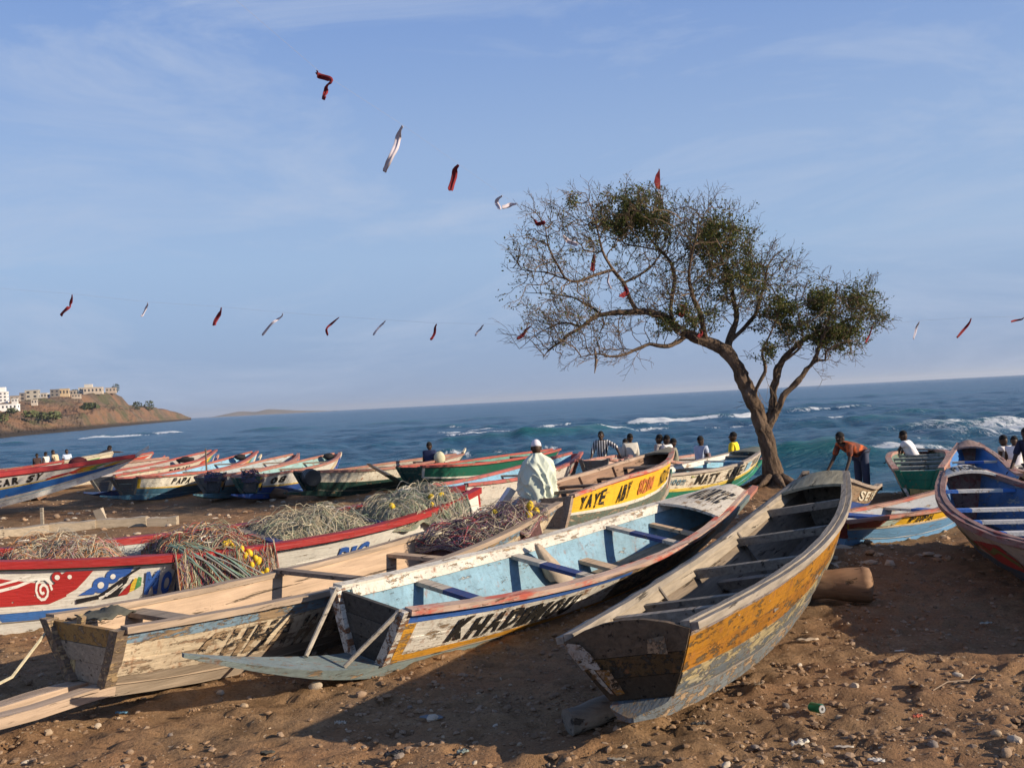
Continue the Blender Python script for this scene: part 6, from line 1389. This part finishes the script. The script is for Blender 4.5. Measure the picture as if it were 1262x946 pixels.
BIG = [(1033, 879, 11), (1052, 846, 14), (956, 870, 11), (968, 866, 12), (1180, 830, 13), (1238, 868, 10), (1228, 905, 14), (1250, 912, 22), (1240, 925, 18), (1150, 916, 16), (895, 940, 14), (1050, 905, 10), (1120, 857, 8), (389, 852, 17), (445, 855, 14), (490, 930, 16), (533, 886, 16), (545, 912, 9), (300, 868, 12), (272, 853, 11), (345, 900, 10), (505, 867, 8), (610, 890, 8), (700, 935, 10), (640, 910, 8), (770, 915, 9), (820, 930, 9), (1085, 815, 9), (985, 815, 9), (905, 790, 9), (1100, 775, 7), (1045, 770, 8), (1190, 800, 7), (930, 915, 11), (1010, 935, 12), (870, 905, 8), (60, 905, 12), (120, 890, 10), (160, 925, 10), (210, 905, 9), (30, 935, 10), (255, 935, 9), (425, 905, 8), (585, 940, 9), (70, 638, 8), (83, 641, 9), (92, 637, 6), (30, 640, 7), (150, 640, 6), (115, 662, 7), (150, 668, 8), (170, 662, 6), (190, 668, 6), (270, 632, 5), (225, 648, 5), (205, 618, 6)]
for i, (px, py, s) in enumerate(BIG):
    p = atz(px, py); k = s / FPX * p.y * .5
    o = bpy.data.objects.new('stone', SM[i % 18]); COL.objects.link(o); o.scale = (k, k, k); o.rotation_euler = (random.uniform(-.3, .3), random.uniform(-.3, .3), random.uniform(0, 6.28))
    o.location = (p.x, p.y, float(gz(p.x, p.y) + gdetail(p.x, p.y)) - .03 + .28 * k)
    cn = ('brown', 'buff', 'dark brown', 'grey', 'pale', 'reddish')[(i % 18) % 6]
    wh = 'among the timber beams' if py < 680 else 'beside the drink can' if (px - 1007) ** 2 + (py - 875) ** 2 < 3600 else 'below the long grey beak' if px < 560 and py < 895 else 'in front of the bare-wood boat' if px < 330 else 'in the amber boat shadow' if px < 720 else 'between the amber boat and the log' if py < 825 else 'on the sunlit earth right of the amber boat'.replace('right of', 'past')
    tag(o, f'loose {cn} stone lying {wh}', 'stone', f'{cn} stones {wh}')
# gravel and crumbs
ICO = []; ph_ = (1 + 5 ** .5) / 2
for a_ in (-1, 1):
    for b_ in (-ph_, ph_): ICO += [(0, a_, b_), (a_, b_, 0), (b_, 0, a_)]
ICO = np.array(ICO) / math.hypot(1, ph_)
IF = [(i, j, k) for i in range(12) for j in range(i + 1, 12) for k in range(j + 1, 12) if max(np.linalg.norm(ICO[i] - ICO[j]), np.linalg.norm(ICO[j] - ICO[k]), np.linalg.norm(ICO[i] - ICO[k])) < 1.1]
def gravel(n, yr, smin, smax, mat, seed, label):
    rg = np.random.default_rng(seed); vs = []; fs = []
    y = yr[0] + (yr[1] - yr[0]) * rg.random(n) ** 1.5; x = (rg.random(n) * 1.15 - .575) * y; s = smin + (smax - smin) * rg.random(n) ** 5
    keep = fbm(x * 1.3 + 30, y * 1.3, 3) + .25 * rg.random(n) > .52; x, y, s = x[keep], y[keep], s[keep]; z = gz(x, y) + gdetail(x, y) - .03
    for i in range(len(x)):
        k = ICO * (1 + rg.uniform(-.3, .3, (12, 1))) * np.array([1, rg.uniform(.6, 1), rg.uniform(.35, .7)]) * s[i]; a_ = rg.random() * 6.28
        k = np.stack([k[:, 0] * math.cos(a_) - k[:, 1] * math.sin(a_), k[:, 0] * math.sin(a_) + k[:, 1] * math.cos(a_), k[:, 2]], 1) + [x[i], y[i], z[i] + .15 * s[i]]
        b0 = len(vs); vs += k.tolist(); fs += [(b0 + a, b0 + b_, b0 + c_) for a, b_, c_ in IF]
    me_ = bpy.data.meshes.new('gravel'); me_.from_pydata(vs, [], fs); me_.materials.append(mat); o = bpy.data.objects.new('gravel', me_); COL.objects.link(o)
    tag(o, label, 'gravel', kind='stuff')
gravel(15000, (5.6, 13), .006, .040, plain((.24, .155, .092), .95, .3, 9, .5), 1, 'brown crumbs of earth strewn over the beach'); gravel(5200, (5.6, 14), .006, .036, ST[2], 2, 'dark gravel strewn over the beach'); gravel(1500, (5.6, 15), .006, .026, ST[0], 3, 'pale shell and stone chips strewn over the beach'); gravel(2600, (13, 34), .018, .11, ST[1], 4, 'pale rubble strewn between the boats'); gravel(4200, (13, 32), .015, .08, ST[5], 5, 'reddish rubble strewn between the boats')
# litter
def scrap(px, py, s, mat, lab, cat, name, h=.012, asp=2.2):
    p = atz(px, py); q = MB(); secs = []
    for i in range(8):
        u_ = i / 7 - .5; w_ = s / asp * math.cos(u_ * 2.6) + .004
        secs.append([Vector((u_ * 2 * s, w_ * math.sin(v_ * 1.5), .012 + h * abs(math.sin(u_ * 7 + v_ * 3)))) for v_ in (-1, -.4, .3, 1)])
    q.loft(secs, closed=False); o = q.build(name, mat); o.modifiers.new('thickness', 'SOLIDIFY').thickness = .004; o.rotation_euler = (0, 0, random.uniform(-.6, .6)); o.location = (p.x, p.y, float(gz(p.x, p.y) + gdetail(p.x, p.y)) - .025); tag(o, lab, cat)
scrap(532, 884, .09, plain((.16, .18, .20), .6), 'grey flat scrap of plastic in the boat shadow', 'litter', 'plastic_scrap')
scrap(485, 930, .07, plain((.02, .02, .022), .5), 'black crumpled plastic on the earth below the beak shadow', 'litter', 'plastic_scrap', .04)
scrap(1205, 838, .05, plain((.02, .02, .02), .5), 'black strip of rubber on the sunlit earth', 'litter', 'rubber_strip', .015, 3)
scrap(1108, 799, .045, plain((.66, .60, .50), .8), 'white splinter of wood on the sunlit earth', 'litter', 'wood_splinter', .004, 6)
scrap(995, 790, .10, plain((.48, .38, .27), .9), 'flat curl of pale bark near the amber boat', 'litter', 'bark_curl', .02, 2.6)
scrap(985, 915, .07, plain((.52, .48, .40), .8), 'crumpled pale paper on the near ground', 'litter', 'paper_scrap', .03, 2)
scrap(1040, 917, .06, plain((.50, .44, .36), .8), 'thin pale straw scrap near the crumpled paper', 'litter', 'straw_scrap', .01, 5)
rope([atz(1150, 852) + Vector((0, 0, .01)), atz(1168, 843) + Vector((0, 0, .02)), atz(1195, 840) + Vector((0, 0, .015)), atz(1202, 833) + Vector((0, 0, .01))], .0045, 'pale frayed cord lying on the sunlit earth', plain((.28, .21, .15), .9), 'frayed_cord')

for px, py, s_, c_, lab, nm in ((150, 880, .05, (.10, .22, .32), 'blue plastic scrap beside the bare-wood boat prongs', 'plastic_scrap'), (420, 890, .045, (.45, .40, .32), 'torn straw-coloured sacking scrap under the grey beak shadow', 'sacking_scrap'), (860, 892, .05, (.06, .06, .06), 'black rubber scrap behind the amber boat stern', 'rubber_scrap'), (1130, 880, .04, (.42, .10, .06), 'small red plastic scrap on the sunlit earth', 'plastic_scrap'),
    (1215, 770, .06, (.40, .37, .30), 'pale rag half buried in the shaded earth', 'rag_scrap'), (935, 850, .045, (.16, .12, .08), 'dark strip of bark beside the amber hull', 'bark_strip'), (330, 925, .05, (.09, .08, .06), 'dark weed strand on the near earth', 'weed_strand'), (760, 935, .06, (.30, .26, .20), 'grey splintered board chip in front of the amber stern', 'board_chip'), (1080, 935, .05, (.50, .47, .42), 'crushed pale cup on the near ground', 'crushed_cup'), (570, 925, .04, (.20, .24, .22), 'greenish net scrap in the amber boat shadow', 'net_scrap'), (240, 880, .04, (.34, .22, .13), 'brown husk near the bare-wood boat', 'husk')):
    scrap(px, py, s_, plain(c_, .85), lab, 'litter', nm, random.uniform(.01, .04), random.uniform(1.6, 4))
# ------------------------------------------------------------------ sea haze
q = MB(); q.box((0, 7800, 30), (16500, 8500, 34)); hz = q.build('haze', [], None, False)
m = bpy.data.materials.new('sea_haze'); m.use_nodes = True; t = m.node_tree; t.nodes.clear()
o_ = t.nodes.new('ShaderNodeOutputMaterial'); v_ = t.nodes.new('ShaderNodeVolumePrincipled'); v_.inputs['Color'].default_value = (.80, .86, .95, 1); v_.inputs['Density'].default_value = .00009; v_.inputs['Anisotropy'].default_value = .2
t.links.new(v_.outputs[0], o_.inputs['Volume']); hz.data.materials.append(m); hz['kind'] = 'stuff'
